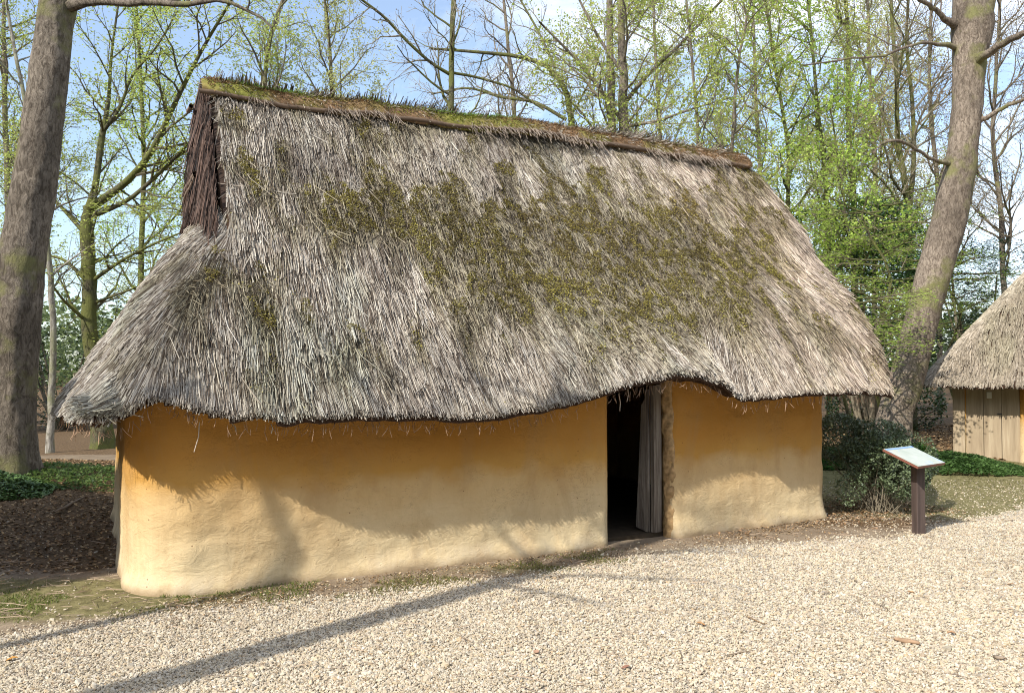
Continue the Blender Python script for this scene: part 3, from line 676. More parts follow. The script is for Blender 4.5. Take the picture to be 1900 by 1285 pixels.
caps = [np.stack([ii[:-1, -1], ii[1:, -1], ii[1:, -1]+nV, ii[:-1, -1]+nV], 1), np.stack([ii[0, :-1], ii[0, 1:], ii[0, 1:]+nV, ii[0, :-1]+nV], 1), np.stack([ii[-1, :-1]+nV, ii[-1, 1:]+nV, ii[-1, 1:], ii[-1, :-1]], 1)]
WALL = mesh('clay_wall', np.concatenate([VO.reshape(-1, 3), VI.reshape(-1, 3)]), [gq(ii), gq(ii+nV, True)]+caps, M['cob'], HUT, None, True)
# beaten floor and threshold
fl = MB(); 
def box(mb, x0, x1, y0, y1, z0, z1, col=None):
    V = np.array([(x, y, z) for x in (x0, x1) for y in (y0, y1) for z in (z0, z1)])
    mb.add(V, [np.array([[0, 1, 3, 2], [4, 6, 7, 5], [0, 4, 5, 1], [2, 3, 7, 6], [0, 2, 6, 4], [1, 5, 7, 3]])], col)
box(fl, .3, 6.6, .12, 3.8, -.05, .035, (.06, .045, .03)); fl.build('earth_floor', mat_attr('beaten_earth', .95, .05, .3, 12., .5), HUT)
# lintel
N = 14; q3 = np.linspace(3.7, 4.95, N); V, f = tubes(np.stack([q3, np.full(N, .05), 1.585+.012*np.sin(q3*7)], 1)[None], np.full((1, N), .045), 10)
mesh('lintel', V, f, M['twig'], HUT, np.tile([(.30, .19, .11)], (len(V), 1)), True)
# clay jamb right of the opening, rough
n = 90; zz = np.linspace(-.05, 1.62, n); th = np.linspace(0, 2*math.pi, 28, endpoint=False)
rx = .046; V = np.zeros((n, 28, 3)); V[:, :, 0] = 4.722+rx*1.1*np.cos(th)[None]+.012*np.sin(zz*3)[:, None]; V[:, :, 1] = .075+rx*1.6*np.sin(th)[None]; V[:, :, 2] = zz[:, None]
V += (.026*np.stack([fbm(V.reshape(-1, 3)*np.array([1, 1, .6]), 19., 4, 111+i) for i in range(3)], 1)).reshape(V.shape)*np.array([1, 1, 0])
ij = np.arange(n*28).reshape(n, 28); nj = np.roll(ij, -1, 1)
m_j = mat_attr('rough_brown_clay', .95, .08, .5, 22., 1.)
mesh('door_jamb', V.reshape(-1, 3), [np.stack([ij[:-1], nj[:-1], nj[1:], ij[1:]], -1).reshape(-1, 4), ij[-1][None, :]], m_j, HUT, np.tile([(.40, .26, .125)], (n*28, 1)), True)
# half open plank door, swung inwards on the right jamb
def plank(mb, base, du, width, thick, h, top_slant=0., bot_slant=0., z0=.03, rs=0, tp=0.):
    """board: base (s,t), direction du in plan"""
    du = np.array(du)/np.linalg.norm(du); nv = np.array([-du[1], du[0]]); n = 24; zs = np.linspace(0, 1, n)
    V = []
    for k in zs:
        for (a, b) in ((0, 0), (1, 0), (1, 1), (0, 1)):
            hh = z0+bot_slant*a+(h-z0-top_slant*a-bot_slant*a)*k
            wob = .002*math.sin(k*5+rs)
            p = np.array(base)+du*(width*a*(1-tp*k)+wob)+nv*(thick*b+.0015*math.sin(k*6+rs*2))
            V.append((p[0], p[1], hh))
    V = np.array(V); i = np.arange(n*4).reshape(n, 4); j = np.roll(i, -1, 1)
    mb.add(V, [np.stack([i[:-1], j[:-1], j[1:], i[1:]], -1).reshape(-1, 4), i[-1][None], i[0][::-1][None]])
DOOR = None
specs = [((4.600, .10), (1, .05), .055, .05, 1.50, 0, 0), ((4.553, .09), (1, .1), .044, .05, 1.49, 0, 0), ((4.548, .15), (-.25, 1), .035, .03, 1.45, .0, 0), ((4.548, .192), (-.25, 1), .125, .03, 1.36, .07, .03)]
for i, (bs, du, wd, th_, h, ts, bsl) in enumerate(specs):
    d_ = MB(); plank(d_, bs, du, wd, th_, h, ts, bsl, .04, i, .62 if i == 3 else 0.)
    if i == 0: DOOR = d_.build('door', M['plank'], HUT)
    else: d_.build('plank', M['plank'], DOOR)
# hanging straws below the eave
for (px, py, qx, qy) in ((370, 783, 360, 838), (1148, 730, 1150, 762), (1165, 722, 1163, 745), (503, 786, 503, 804), (430, 785, 438, 800)):
    a = at(px, py, 5.9 if px < 900 else 7.4); b = at(qx, qy, 5.85 if px < 900 else 7.38)
    def toloc(p): d = p[:2]-P0; return np.array([d@UH, d@VH, p[2]])
    a, b = toloc(a), toloc(b); mid = (a+b)/2+np.array([.012, 0, 0])
    V, f = tubes(np.array([[a, mid, b]]), np.array([[.004, .004, .003]]), 5); mesh('loose_straw', V, f, M['reed'], HUT, np.tile([(.55, .47, .36)], (len(V), 1)))

# second hut, seen at the right edge ---------------------------------------------------
def simple_hut(name, label, loc, rot, LX, LY, over, h0, slp, ridge_c, seed, nst, door=None, wallh=1.75, tint=(1, 1, 1), gable=False):
    H = empty(name, loc, rot, label=label, cat='hut'); rg = np.random.RandomState(seed)
    def hr(s, t, det=True):
        a = h0+slp*(s+over); b = h0+slp*(LX+over-s); c = h0+slp*(t+over); d = h0+slp*(LY+over-t)
        m = smin(c, d, .3)-60*np.maximum(0, np.maximum(-over-s, s-LX-over)) if gable else smin(smin(a, b, .6), smin(c, d, .6), .6)
        m = smin(m, np.full_like(m, ridge_c), .5)
        if det: m = m+.03*fb2(s, t, 2., 3, seed+1)+.012*fb2(s, t, 8., 2, seed+2)
        return m
    raw = lambda s, t: hr(s, t, False)
    g1 = np.arange(-over-.3, LX+over+.3, .06); g2 = np.arange(-over-.3, LY+over+.3, .06); S, T = np.meshgrid(g1, g2)
    ok = raw(S, T) > h0; Z = hr(S, T)-.02; cell = ok[:-1, :-1] & ok[:-1, 1:] & ok[1:, 1:] & ok[1:, :-1]
    idx = np.arange(S.size).reshape(S.shape); i, j = np.nonzero(cell); qt = np.stack([idx[i, j], idx[i, j+1], idx[i+1, j+1], idx[i+1, j]], 1)
    n0 = S.size; lowz = Z-(.05+.2*sst(0, .35, raw(S, T)-h0)); cp = np.pad(cell, 1); rim = []
    for (di, dj, a_, b_) in ((-1, 0, (0, 0), (0, 1)), (1, 0, (1, 1), (1, 0)), (0, -1, (1, 0), (0, 0)), (0, 1, (0, 1), (1, 1))):
        e = cell & ~cp[1+di:1+di+cell.shape[0], 1+dj:1+dj+cell.shape[1]]; i, j = np.nonzero(e)
        A_ = idx[i+a_[0], j+a_[1]]; B_ = idx[i+b_[0], j+b_[1]]; rim.append(np.stack([B_, A_, A_+n0, B_+n0], 1))
    allq = np.concatenate([qt, qt[:, ::-1]+n0]+rim); used = np.unique(allq); rm = np.zeros(2*n0, np.int64); rm[used] = np.arange(len(used))
    VU = np.concatenate([np.stack([S.ravel(), T.ravel(), Z.ravel()], 1), np.stack([S.ravel(), T.ravel(), lowz.ravel()], 1)])[used]
    mb = MB(); mb.add(VU, [rm[allq]]); nb = len(allq)
    s = rg.uniform(-over-.2, LX+over+.2, nst); t = rg.uniform(-over-.2, LY+over+.2, nst); k = raw(s, t) > h0; s, t = s[k], t[k]; e = .06
    h = hr(s, t); gx_ = (raw(s+e, t)-raw(s-e, t))/(2*e); gy_ = (raw(s, t+e)-raw(s, t-e))/(2*e)
    Nn = nrm(np.stack([-gx_, -gy_, np.ones_like(h)], 1)); D = nrm(np.stack([-gx_, -gy_, np.zeros_like(h)+1e-6], 1)); ang = rg.normal(0, .14, len(s))+.15*fb2(s, t, 2., 2, seed+5)
    D = np.stack([D[:, 0]*np.cos(ang)-D[:, 1]*np.sin(ang), D[:, 0]*np.sin(ang)+D[:, 1]*np.cos(ang), D[:, 2]], 1); D[:, 2] = D[:, 0]*gx_+D[:, 1]*gy_; D = nrm(D)
    L = rg.uniform(.12, .26, len(s)); P = np.stack([s, t, h], 1)-D*(L*.5)[:, None]
    pal = np.array([(.42, .355, .27), (.33, .275, .205), (.23, .19, .14), (.50, .43, .34)]); c = pal[rg.choice(4, len(s), p=[.35, .3, .2, .15])]*rg.uniform(.75, 1.15, (len(s), 1))*np.array(tint)
    gp = sst(.1, .5, fb2(s, t, 1.3, 3, seed+7))[:, None]*.5; c = c*(1-gp)+c*np.array([.85, .92, .78])*gp
    V, fs = straws(P, D, Nn, L, rg.uniform(.006, .010, len(s)), rg, .08, (-.006, .016)); mb.add(V, fs, np.repeat(c, 9, 0))
    # shaggy rim
    ne = 5000; q = rg.uniform(0, 1, ne); al = q*2*math.pi; cx, cy = LX/2, LY/2; lo = np.zeros(ne); hi = np.full(ne, LX+LY)
    for _ in range(24):
        md = (lo+hi)/2; ins = raw(cx+np.cos(al)*md, cy+np.sin(al)*md) > h0; lo = np.where(ins, md, lo); hi = np.where(ins, hi, md)
    dp = rg.rand(ne); s = cx+np.cos(al)*(lo-.02-dp*.12); t = cy+np.sin(al)*(lo-.02-dp*.12)
    D = nrm(np.stack([np.cos(al), np.sin(al), -1.2*np.ones(ne)], 1)+rg.normal(0, .1, (ne, 3))); P = np.stack([s, t, hr(s, t)-dp*.08], 1)-D*.1
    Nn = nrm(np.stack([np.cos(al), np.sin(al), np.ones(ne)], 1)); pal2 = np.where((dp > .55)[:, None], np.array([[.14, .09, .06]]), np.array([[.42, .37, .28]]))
    V, fs = straws(P, D, Nn, rg.uniform(.13, .2, ne), np.full(ne, .007), rg, .1, (0, 0)); mb.add(V, fs, np.repeat(pal2*rg.uniform(.7, 1.2, (ne, 1)), 9, 0))
    ro = mb.build('thatch_roof', [M['reed'], M['under']], H); mi = np.zeros(len(ro.data.polygons), np.int32); mi[:nb] = 1; ro.data.polygons.foreach_set('material_index', mi)
    # wall ring with opening for the door
    p = []; d0, d1 = door if door else (LX*.4, LX*.6)
    def ln(a, b, n): 
        for k in np.linspace(0, 1, n): p.append((a[0]+(b[0]-a[0])*k, a[1]+(b[1]-a[1])*k))
    ln((d1, 0), (LX, 0), 30); ln((LX, .03), (LX, LY), 40); ln((LX-.03, LY), (0, LY), 40); ln((0, LY-.03), (0, .03), 50); ln((0, 0), (d0, 0), 12)
    p = np.array(p); tx = np.gradient(p[:, 0]); ty = np.gradient(p[:, 1]); l = np.hypot(tx, ty); nx, ny = ty/l, -tx/l
    nz = 26; Z = np.linspace(-.25, wallh, nz)[None]+0*p[:, :1]; pp = np.stack([p[:, :1]+0*Z, p[:, 1:]+0*Z, Z], -1); ds_ = .03*fbm(pp, 1.2, 3, seed+9)+.01*fbm(pp, 5., 2, seed+8)
    A = np.stack([p[:, :1]+nx[:, None]*ds_, p[:, 1:]+ny[:, None]*ds_, Z], -1).reshape(-1, 3); B = np.stack([p[:, :1]-nx[:, None]*.16+0*Z, p[:, 1:]-ny[:, None]*.16+0*Z, Z], -1).reshape(-1, 3)
    I = np.arange(len(A)).reshape(len(p), nz); nA = len(A)
    mesh('clay_wall', np.concatenate([A, B]), [gq(I), gq(I+nA, True), np.stack([I[:-1, -1], I[1:, -1], I[1:, -1]+nA, I[:-1, -1]+nA], 1), np.stack([I[0, :-1], I[0, 1:], I[0, 1:]+nA, I[0, :-1]+nA], 1), np.stack([I[-1, :-1]+nA, I[-1, 1:]+nA, I[-1, 1:], I[-1, :-1]], 1)], M['cob'], H, None, True)
    return H
RU = np.array([.74, -.67])/np.linalg.norm([.74, -.67]); RC0 = np.array([7.95, 14.2])-RU*.17
H2 = simple_hut('thatched_hut', 'smaller hut with closed plank door at the right edge behind the information sign', (RC0[0], RC0[1], .03), math.atan2(RU[1], RU[0]), 3.4, 4.2, .55, 1.36, 1.40, 4.9, 200, 60000, (.17, .99), 1.72)
dm = MB(); 
for k in range(3):
    x0 = .175+.272*k; d_ = MB(); box(d_, x0, x0+.264, .02+.004*k, .065, .07-.012*k, 1.45)
    if k == 0: D2 = d_.build('door', M['board'], H2)
    else: d_.build('plank', M['board'], D2)
d_ = MB(); box(d_, .175, .99, .075, .095, .04, 1.5); d_.build('backing', M['plank'], D2)
d_ = MB(); box(d_, .50, .575, .012, .0165, 1.12, 1.23); d_.build('notice', M['paper'], D2)
d_ = MB(); box(d_, .655, .725, .004, .016, .85, .868); d_.build('handle', M['metal'], D2)
d_ = MB(); box(d_, -.02, .165, -.045, .13, 0., 1.5, (.46, .31, .14)); d_.build('door_post', M['board'], H2)
d_ = MB(); box(d_, .10, 1.1, -.03, .05, 1.455, 1.54, (.2, .15, .1)); d_.build('lintel', M['plank'], H2)
# hut standing left of the frame; its roof throws the deep shade on the ground at the left
DSX, DSY = math.sin(R(SUN_AZ)), math.cos(R(SUN_AZ)); NVX, NVY = -DSY, DSX; SX, SY = 1.1*DSX+7.25*NVX, 1.1*DSY+7.25*NVY
simple_hut('thatched_hut', 'gabled thatched hut standing left of the long hut, outside the photograph', (SX, SY, 0), math.atan2(NVY, NVX), 3.6, 4.2, .45, 1.3, 1.25, 4.85, 300, 14000, None, 1.7, gable=True)

# ---------------------------------------------------------------- trees
UP = np.array([0, 0, 1.])
class Tree:
    def __init__(s, seed, lv=3, dens=(0, 1.6, 3.2, 5.), ratio=(.4, .5, .5), ang=(50, 45, 42), up=(.02, .06, .05), wander=.12, flat=1., lpt=12, lsz=.06, lcol=((.20, .30, .045), (.34, .42, .08)), leafflat=.5, rmin=.006, twcol=(.16, .13, .09), ljit=.09, zmin=1.2, lmin=.35):
        s.r = np.random.RandomState(seed); s.lv = lv; s.dens = dens; s.ratio = ratio; s.ang = ang; s.up = up; s.w = wander; s.flat = flat; s.lpt = lpt; s.lsz = lsz; s.lcol = lcol
        s.lf = leafflat; s.rmin = rmin; s.tc = twcol; s.ljit = ljit; s.zmin = zmin; s.poly = {}; s.L = []; s.lmin = lmin
    def add(s, pts, rad, lev): s.poly.setdefault((lev, len(pts)), []).append((pts, rad))
    def branch(s, p, d, L, r, lev):
        n = {1: 7, 2: 5}.get(lev, 4); pts = [p]; d = d.copy()
        for i in range(n-1):
            d = d+s.r.normal(0, s.w*(1.5 if lev < 3 else 1), 3)+UP*s.up[min(lev-1, 2)]; d = d/np.linalg.norm(d); p = p+d*L/(n-1); pts.append(p)
        pts = np.array(pts); rad = np.maximum(np.linspace(r, r*.3, n), s.rmin*.7)
        s.add(pts, rad, lev); s.spawn(pts, rad, L, lev)
    def spawn(s, pts, rad, L, lev, start=.22, n=None, Lc=None):
        if lev >= s.lv:
            m = s.r.poisson(s.lpt*L/.5) if s.lpt else 0
            if m:
                f = s.r.uniform(.15, 1.05, m)*(len(pts)-1); i = np.minimum(f.astype(int), len(pts)-2); w = (f-i)[:, None]
                s.L.append(pts[i]*(1-w)+pts[i+1]*w+s.r.normal(0, s.ljit, (m, 3))*np.array([1, 1, .5 if s.lf > .4 else 1]))
            return
        n = n if n is not None else max(2, int(L*s.dens[lev+1] if lev+1 < len(s.dens) else 3))
        n = min(n, 34)
        for k in range(n):
            f = start+(1-start)*(k+s.r.rand())/n; fi = f*(len(pts)-1); i = min(int(fi), len(pts)-2); w = fi-i
            p = pts[i]*(1-w)+pts[i+1]*w; t = nrm(pts[i+1]-pts[i]); pr = s.r.normal(size=3); pr[2] *= s.flat; pr = pr-t*(pr@t); pr = pr/np.linalg.norm(pr)
            if p[2] < s.zmin: continue
            a = R(s.ang[min(lev, 2)]*s.r.uniform(.7, 1.25)); d = t*math.cos(a)+pr*math.sin(a)
            rr_ = rad[i]*(1-w)+rad[i+1]*w
            L2 = (Lc if Lc else L*s.ratio[min(lev, 2)])*s.r.uniform(.6, 1.2)*(1-.45*f*(lev == 0)-.35*f*(lev > 0)); L2 = max(L2, s.lmin)
            s.branch(p, d, L2, max(min(rr_*.6, .012+L2*.013), s.rmin), lev+1)
    def finish(s, name, label, cat, bk, group=None, hi=None, loc=None, leafmat='leaf'):
        base = s.poly[(0, len(hi[0]))][0][0][0] if hi is not None else s.base
        E = empty(name, tuple(base), 0, label=label, cat=cat, group=group)
        tb = MB(); tw = MB()
        for (lev, n), L in s.poly.items():
            P = np.stack([a for a, _ in L])-base; Rr = np.stack([b for _, b in L])
            V, f = tubes(P, Rr, {0: 14, 1: 7, 2: 5}.get(lev, 3)); (tb if lev <= 1 else tw).add(V, f, s.tc)
        if s.extra: 
            for V, f in s.extra: tb.add(V-base, f)
        tb.build('trunk', M[bk], E, True)
        if s.L:
            P = np.concatenate(s.L)-base; N = len(P); V, f = leaves(P, s.lsz, s.r, s.lf)
            mixf = np.clip(.5+.5*fbm(P, .9, 2, 5)+s.r.normal(0, .25, N), 0, 1)[:, None]; c = (np.array(s.lcol[0])*(1-mixf)+np.array(s.lcol[1])*mixf)*s.r.uniform(.75, 1.2, (N, 1))
            c = np.repeat(c, 4, 0)
            if tw.n:
                Vt = np.concatenate(tw.V); Ft = {k: np.concatenate(v) for k, v in tw.F.items()}; nq = len(Ft.get(4, [])); n3 = sum(len(v) for k, v in Ft.items() if k != 4)
                fs = [Ft[4], f+len(Vt)]+[v for k, v in Ft.items() if k != 4]
                mesh('crown', np.concatenate([Vt, V]), fs, [M[leafmat], M['twig']], E, np.concatenate([np.concatenate(tw.C), c]), False, np.concatenate([np.ones(nq), np.zeros(len(f)), np.ones(n3)]))
            else: mesh('crown', V, [f], M[leafmat], E, c)
        elif tw.n: tw.build('crown', M['twig'], E, True)
        return E
    extra = None; base = None
def smart_tree(seed, Y, trunk, limbs=(), ntop=10, Lc=3., **k):
    """trunk: [(px,py,width_px)...] from the ground up at distance Y; limbs the same"""
    T = Tree(seed, **k); T.extra = []
    pts = np.array([at(a, b, Y if len(r_) < 2 else Y+r_[1]) for a, b, *r_ in trunk]); rad = np.array([r_[0]*.74/F*Y/2 for a, b, *r_ in trunk])
    g = float(gz(pts[0, 0], pts[0, 1])); 
    if pts[0, 2] > g-.1: pts = np.concatenate([[[pts[0, 0], pts[0, 1], g-.1]], pts]); rad = np.concatenate([[rad[0]*1.35], rad])
    p, r = resample(pts, rad, 26); p[1:, :2] += T.r.normal(0, .012, (25, 2)); T.base = p[0].copy(); T.add(p, r, 0)
    top0 = pts[-1]; 
    T.spawn(p, r, 6., 0, .30, ntop, Lc)
    for lb in limbs:
        q = np.array([at(a, b, Y+(dy if dy else 0)) for a, b, w, dy in [(x+(0,))[:4] for x in lb]]); rw = np.array([x[2]*.72/F*Y/2 for x in lb])
        q, rw = resample(q, rw, 14); T.add(q, rw, 1); L = np.linalg.norm(np.diff(q, axis=0), axis=1).sum(); T.spawn(q, rw, L*.7, 1, .15)
    return T

GR = 'spring trees standing behind the long hut'
green = ((.34, .42, .09), (.60, .65, .18)); pale = ((.46, .48, .16), (.66, .66, .26)); fresh = ((.30, .44, .07), (.54, .66, .15)); dark = ((.02, .05, .012), (.06, .12, .03)); bud = ((.26, .16, .11), (.34, .26, .14))
# big left trunk, hi-res
def big_trunk(name, label, Y, prof, bk, seed, limbs, limbk, ridge=.012, freq=7., bumps=()):
    T = Tree(seed, **limbk); T.extra = []
    pts = np.array([at(a, b, Y) for a, b, w in prof]); rad = np.array([w*.90/F*Y/2 for a, b, w in prof])
    g = float(gz(pts[0, 0], pts[0, 1])); 
    pts = np.concatenate([[pts[0]*[1, 1, 0]+[0, 0, g-.15]], pts]) if pts[0, 2] > g else pts
    rad = np.concatenate([[rad[0]*1.25], rad]) if len(rad) < len(pts) else rad
    n, k = 260, 72; p, r = resample(pts, rad, n); V, fs = tubes(p[None], r[None], k)
    V = V.reshape(n, k, 3); nr_ = nrm(V-p[:, None, :])
    q = V.reshape(-1, 3); dsp = .035*fbm(q, 1.6, 3, seed)+ridge*fbm(q*np.array([1, 1, .3]), freq, 4, seed+1)
    dsp = dsp.reshape(n, k)
    hgt = (p[:, 2]-g)[:, None]; ang = np.arctan2(nr_[..., 1], nr_[..., 0]); dsp += np.exp(-np.clip(hgt, 0, 9)/.45)*.13*(.5+.5*np.sin(ang*5+seed))
    for (bx, by, bd, ba, br_) in bumps:
        c = at(bx, by, Y-bd); d2 = np.linalg.norm((V-c)*np.array([1, 1, .7]), axis=2); dsp += ba*np.exp(-(d2/br_)**2)
    V = V+nr_*dsp[..., None]; base = p[0].copy(); T.base = base; T.extra.append((V.reshape(-1, 3), fs))
    for lb in limbs:
        q = np.array([at(a, b, Y+dy) for a, b, w, dy in lb]); rw = np.array([x[2]*.82/F*Y/2 for x in lb]); L = np.linalg.norm(np.diff(q, axis=0), axis=1).sum()
        q, rw = resample(q, rw, 16); q[1:-1] += T.r.normal(0, .010, (14, 3)); T.add(q, rw, 1); T.spawn(q, rw, L*.6, 1, .3)
    T.finish(name, label, 'tree', bk)
    return T
big_trunk('oak_tree', 'big grey trunk with a burl scar rising at the far left of the long hut', 11.,
    [(6, 880, 112), (12, 800, 98), (24, 700, 88), (31, 600, 86), (38, 500, 87), (53, 400, 86), (69, 300, 78), (83, 200, 76), (96, 100, 71), (108, 0, 70), (122, -120, 66), (130, -260, 60), (140, -420, 50)], 'bark', 11,
    [[(115, 15, 34, 0), (160, 2, 20, -.2), (220, 4, 16, -.4), (290, 6, 14, -.6), (350, 12, 12, -.8), (400, -6, 9, -1), (440, 10, 7, -1.1), (480, 22, 6, -1.2), (505, 52, 4, -1.3)],
     [(120, -60, 30, 0), (60, -160, 20, 1), (0, -260, 14, 2)], [(125, -200, 30, 0), (220, -330, 22, 1), (330, -460, 14, 2)], [(100, -100, 22, 0), (-60, -60, 16, .5), (-200, -140, 10, 1)]],
    dict(lpt=3, lsz=.045, lcol=green, dens=(0, 1.2, 1.6, 2.6), twcol=(.15, .12, .09), zmin=3), .022, 11., ((26, 575, .40, .17, .20), (44, 615, .40, -.09, .10), (14, 640, .4, .07, .25), (120, 120, .2, .07, .2), (90, 320, .3, .05, .25)))
big_trunk('ash_tree', 'big ridged trunk leaning right between the long hut and the small hut', 14.,
    [(1650, 836, 78), (1662, 765, 64), (1684, 700, 66), (1708, 600, 64), (1734, 500, 66), (1764, 400, 67), (1783, 300, 58), (1793, 200, 57), (1800, 100, 66), (1806, 40, 84), (1790, -60, 44), (1780, -200, 36), (1770, -360, 26)], 'bark_r', 12,
    [[(1812, 50, 50, 0), (1834, 0, 42, -.1), (1850, -100, 36, -.2), (1880, -260, 26, -.2), (1900, -420, 14, 0)],
     [(1808, 118, 28, -.1), (1835, 98, 18, -.5), (1868, 78, 15, -.9), (1905, 58, 13, -1.3), (1960, 30, 9, -2)],
     [(1800, 228, 18, 0), (1832, 218, 11, -.2), (1868, 196, 9, -.4), (1905, 182, 7, -.6), (1960, 170, 5, -1)],
     [(1778, 50, 26, 0), (1750, 32, 12, -.2), (1728, 12, 10, -.4), (1690, -12, 8, -.8)],
     [(1775, 90, 14, 0), (1730, 78, 7, -.3), (1690, 84, 6, -.6), (1640, 104, 5, -.9), (1570, 108, 4, -1.2), (1490, 122, 3, -1.5)],
     [(1768, 305, 14, 0), (1735, 298, 8, -.3), (1700, 278, 7, -.6), (1672, 258, 7, -.8), (1634, 268, 6, -.9)]],
    dict(lpt=0, dens=(0, 1.0, 1.5, 2.4), twcol=(.17, .13, .10), zmin=3), .016, 15., ((1728, 385, .4, .05, .12), (1802, 214, .4, .05, .14)))
# mossy forked tree behind, left
lk = dict(lpt=17, lsz=.07, lcol=green, dens=(0, 1.1, 4.2, 7), flat=.55, leafflat=.8, twcol=(.10, .085, .05), up=(.02, .02, .0), ratio=(.4, .5, .6))
T = smart_tree(21, 17, [(193, 833, 56), (178, 700, 42), (166, 600, 36), (165, 500, 33), (160, 430, 34), (160, 400, 30), (170, 372, 15), (174, 345, 6)],
    [[(160, 390, 26), (200, 365, 20), (240, 335, 18, -.4), (282, 285, 15, -.6), (308, 225, 13, -.8), (335, 170, 11, -1), (375, 90, 8, -1.2), (430, 0, 6, -1.6)],
     [(168, 400, 18, .3), (178, 340, 17, .5), (190, 245, 17, .6), (203, 190, 10, .6), (205, 110, 7, .6), (222, -10, 5, .6)],
     [(190, 245, 12, .6), (222, 205, 8, .4), (243, 140, 7, .3), (290, 90, 5, .1), (330, 20, 4, 0)],
     [(175, 400, 14), (240, 372, 11, -.5), (300, 318, 9, -.8), (355, 262, 7, -1.2), (400, 190, 4, -1.4)],
     [(160, 520, 12), (120, 480, 8, .3), (70, 470, 6, .5), (10, 440, 4, .6)], [(172, 520, 11), (230, 480, 8, -.4), (290, 450, 6, -.8), (340, 430, 4, -1)],
     [(165, 600, 10), (120, 560, 7, -.5), (90, 520, 5, -.8)], [(180, 560, 9), (220, 545, 6, -.4), (262, 530, 4, -.5)], [(155, 430, 12), (110, 380, 8, .4), (60, 330, 5, .8), (20, 300, 3, 1.)]],
    12, 2.4, **lk); T.finish('beech_tree', 'mossy forked trunk with layered fresh leaves behind the left end of the thatch', 'tree', 'bark_g', GR)
T = smart_tree(22, 16, [(93, 832, 18), (97, 700, 16), (100, 620, 15), (92, 500, 14), (78, 380, 12), (50, 200, 10), (20, 60, 8), (5, -60, 6)], (), 14, 1.6, lpt=16, lsz=.06, lcol=green, dens=(0, 1, 4, 7), flat=.6, leafflat=.7, zmin=3)
T.finish('birch_tree', 'thin pale stem between the big left trunk and the hut', 'tree', 'bark_p', GR)
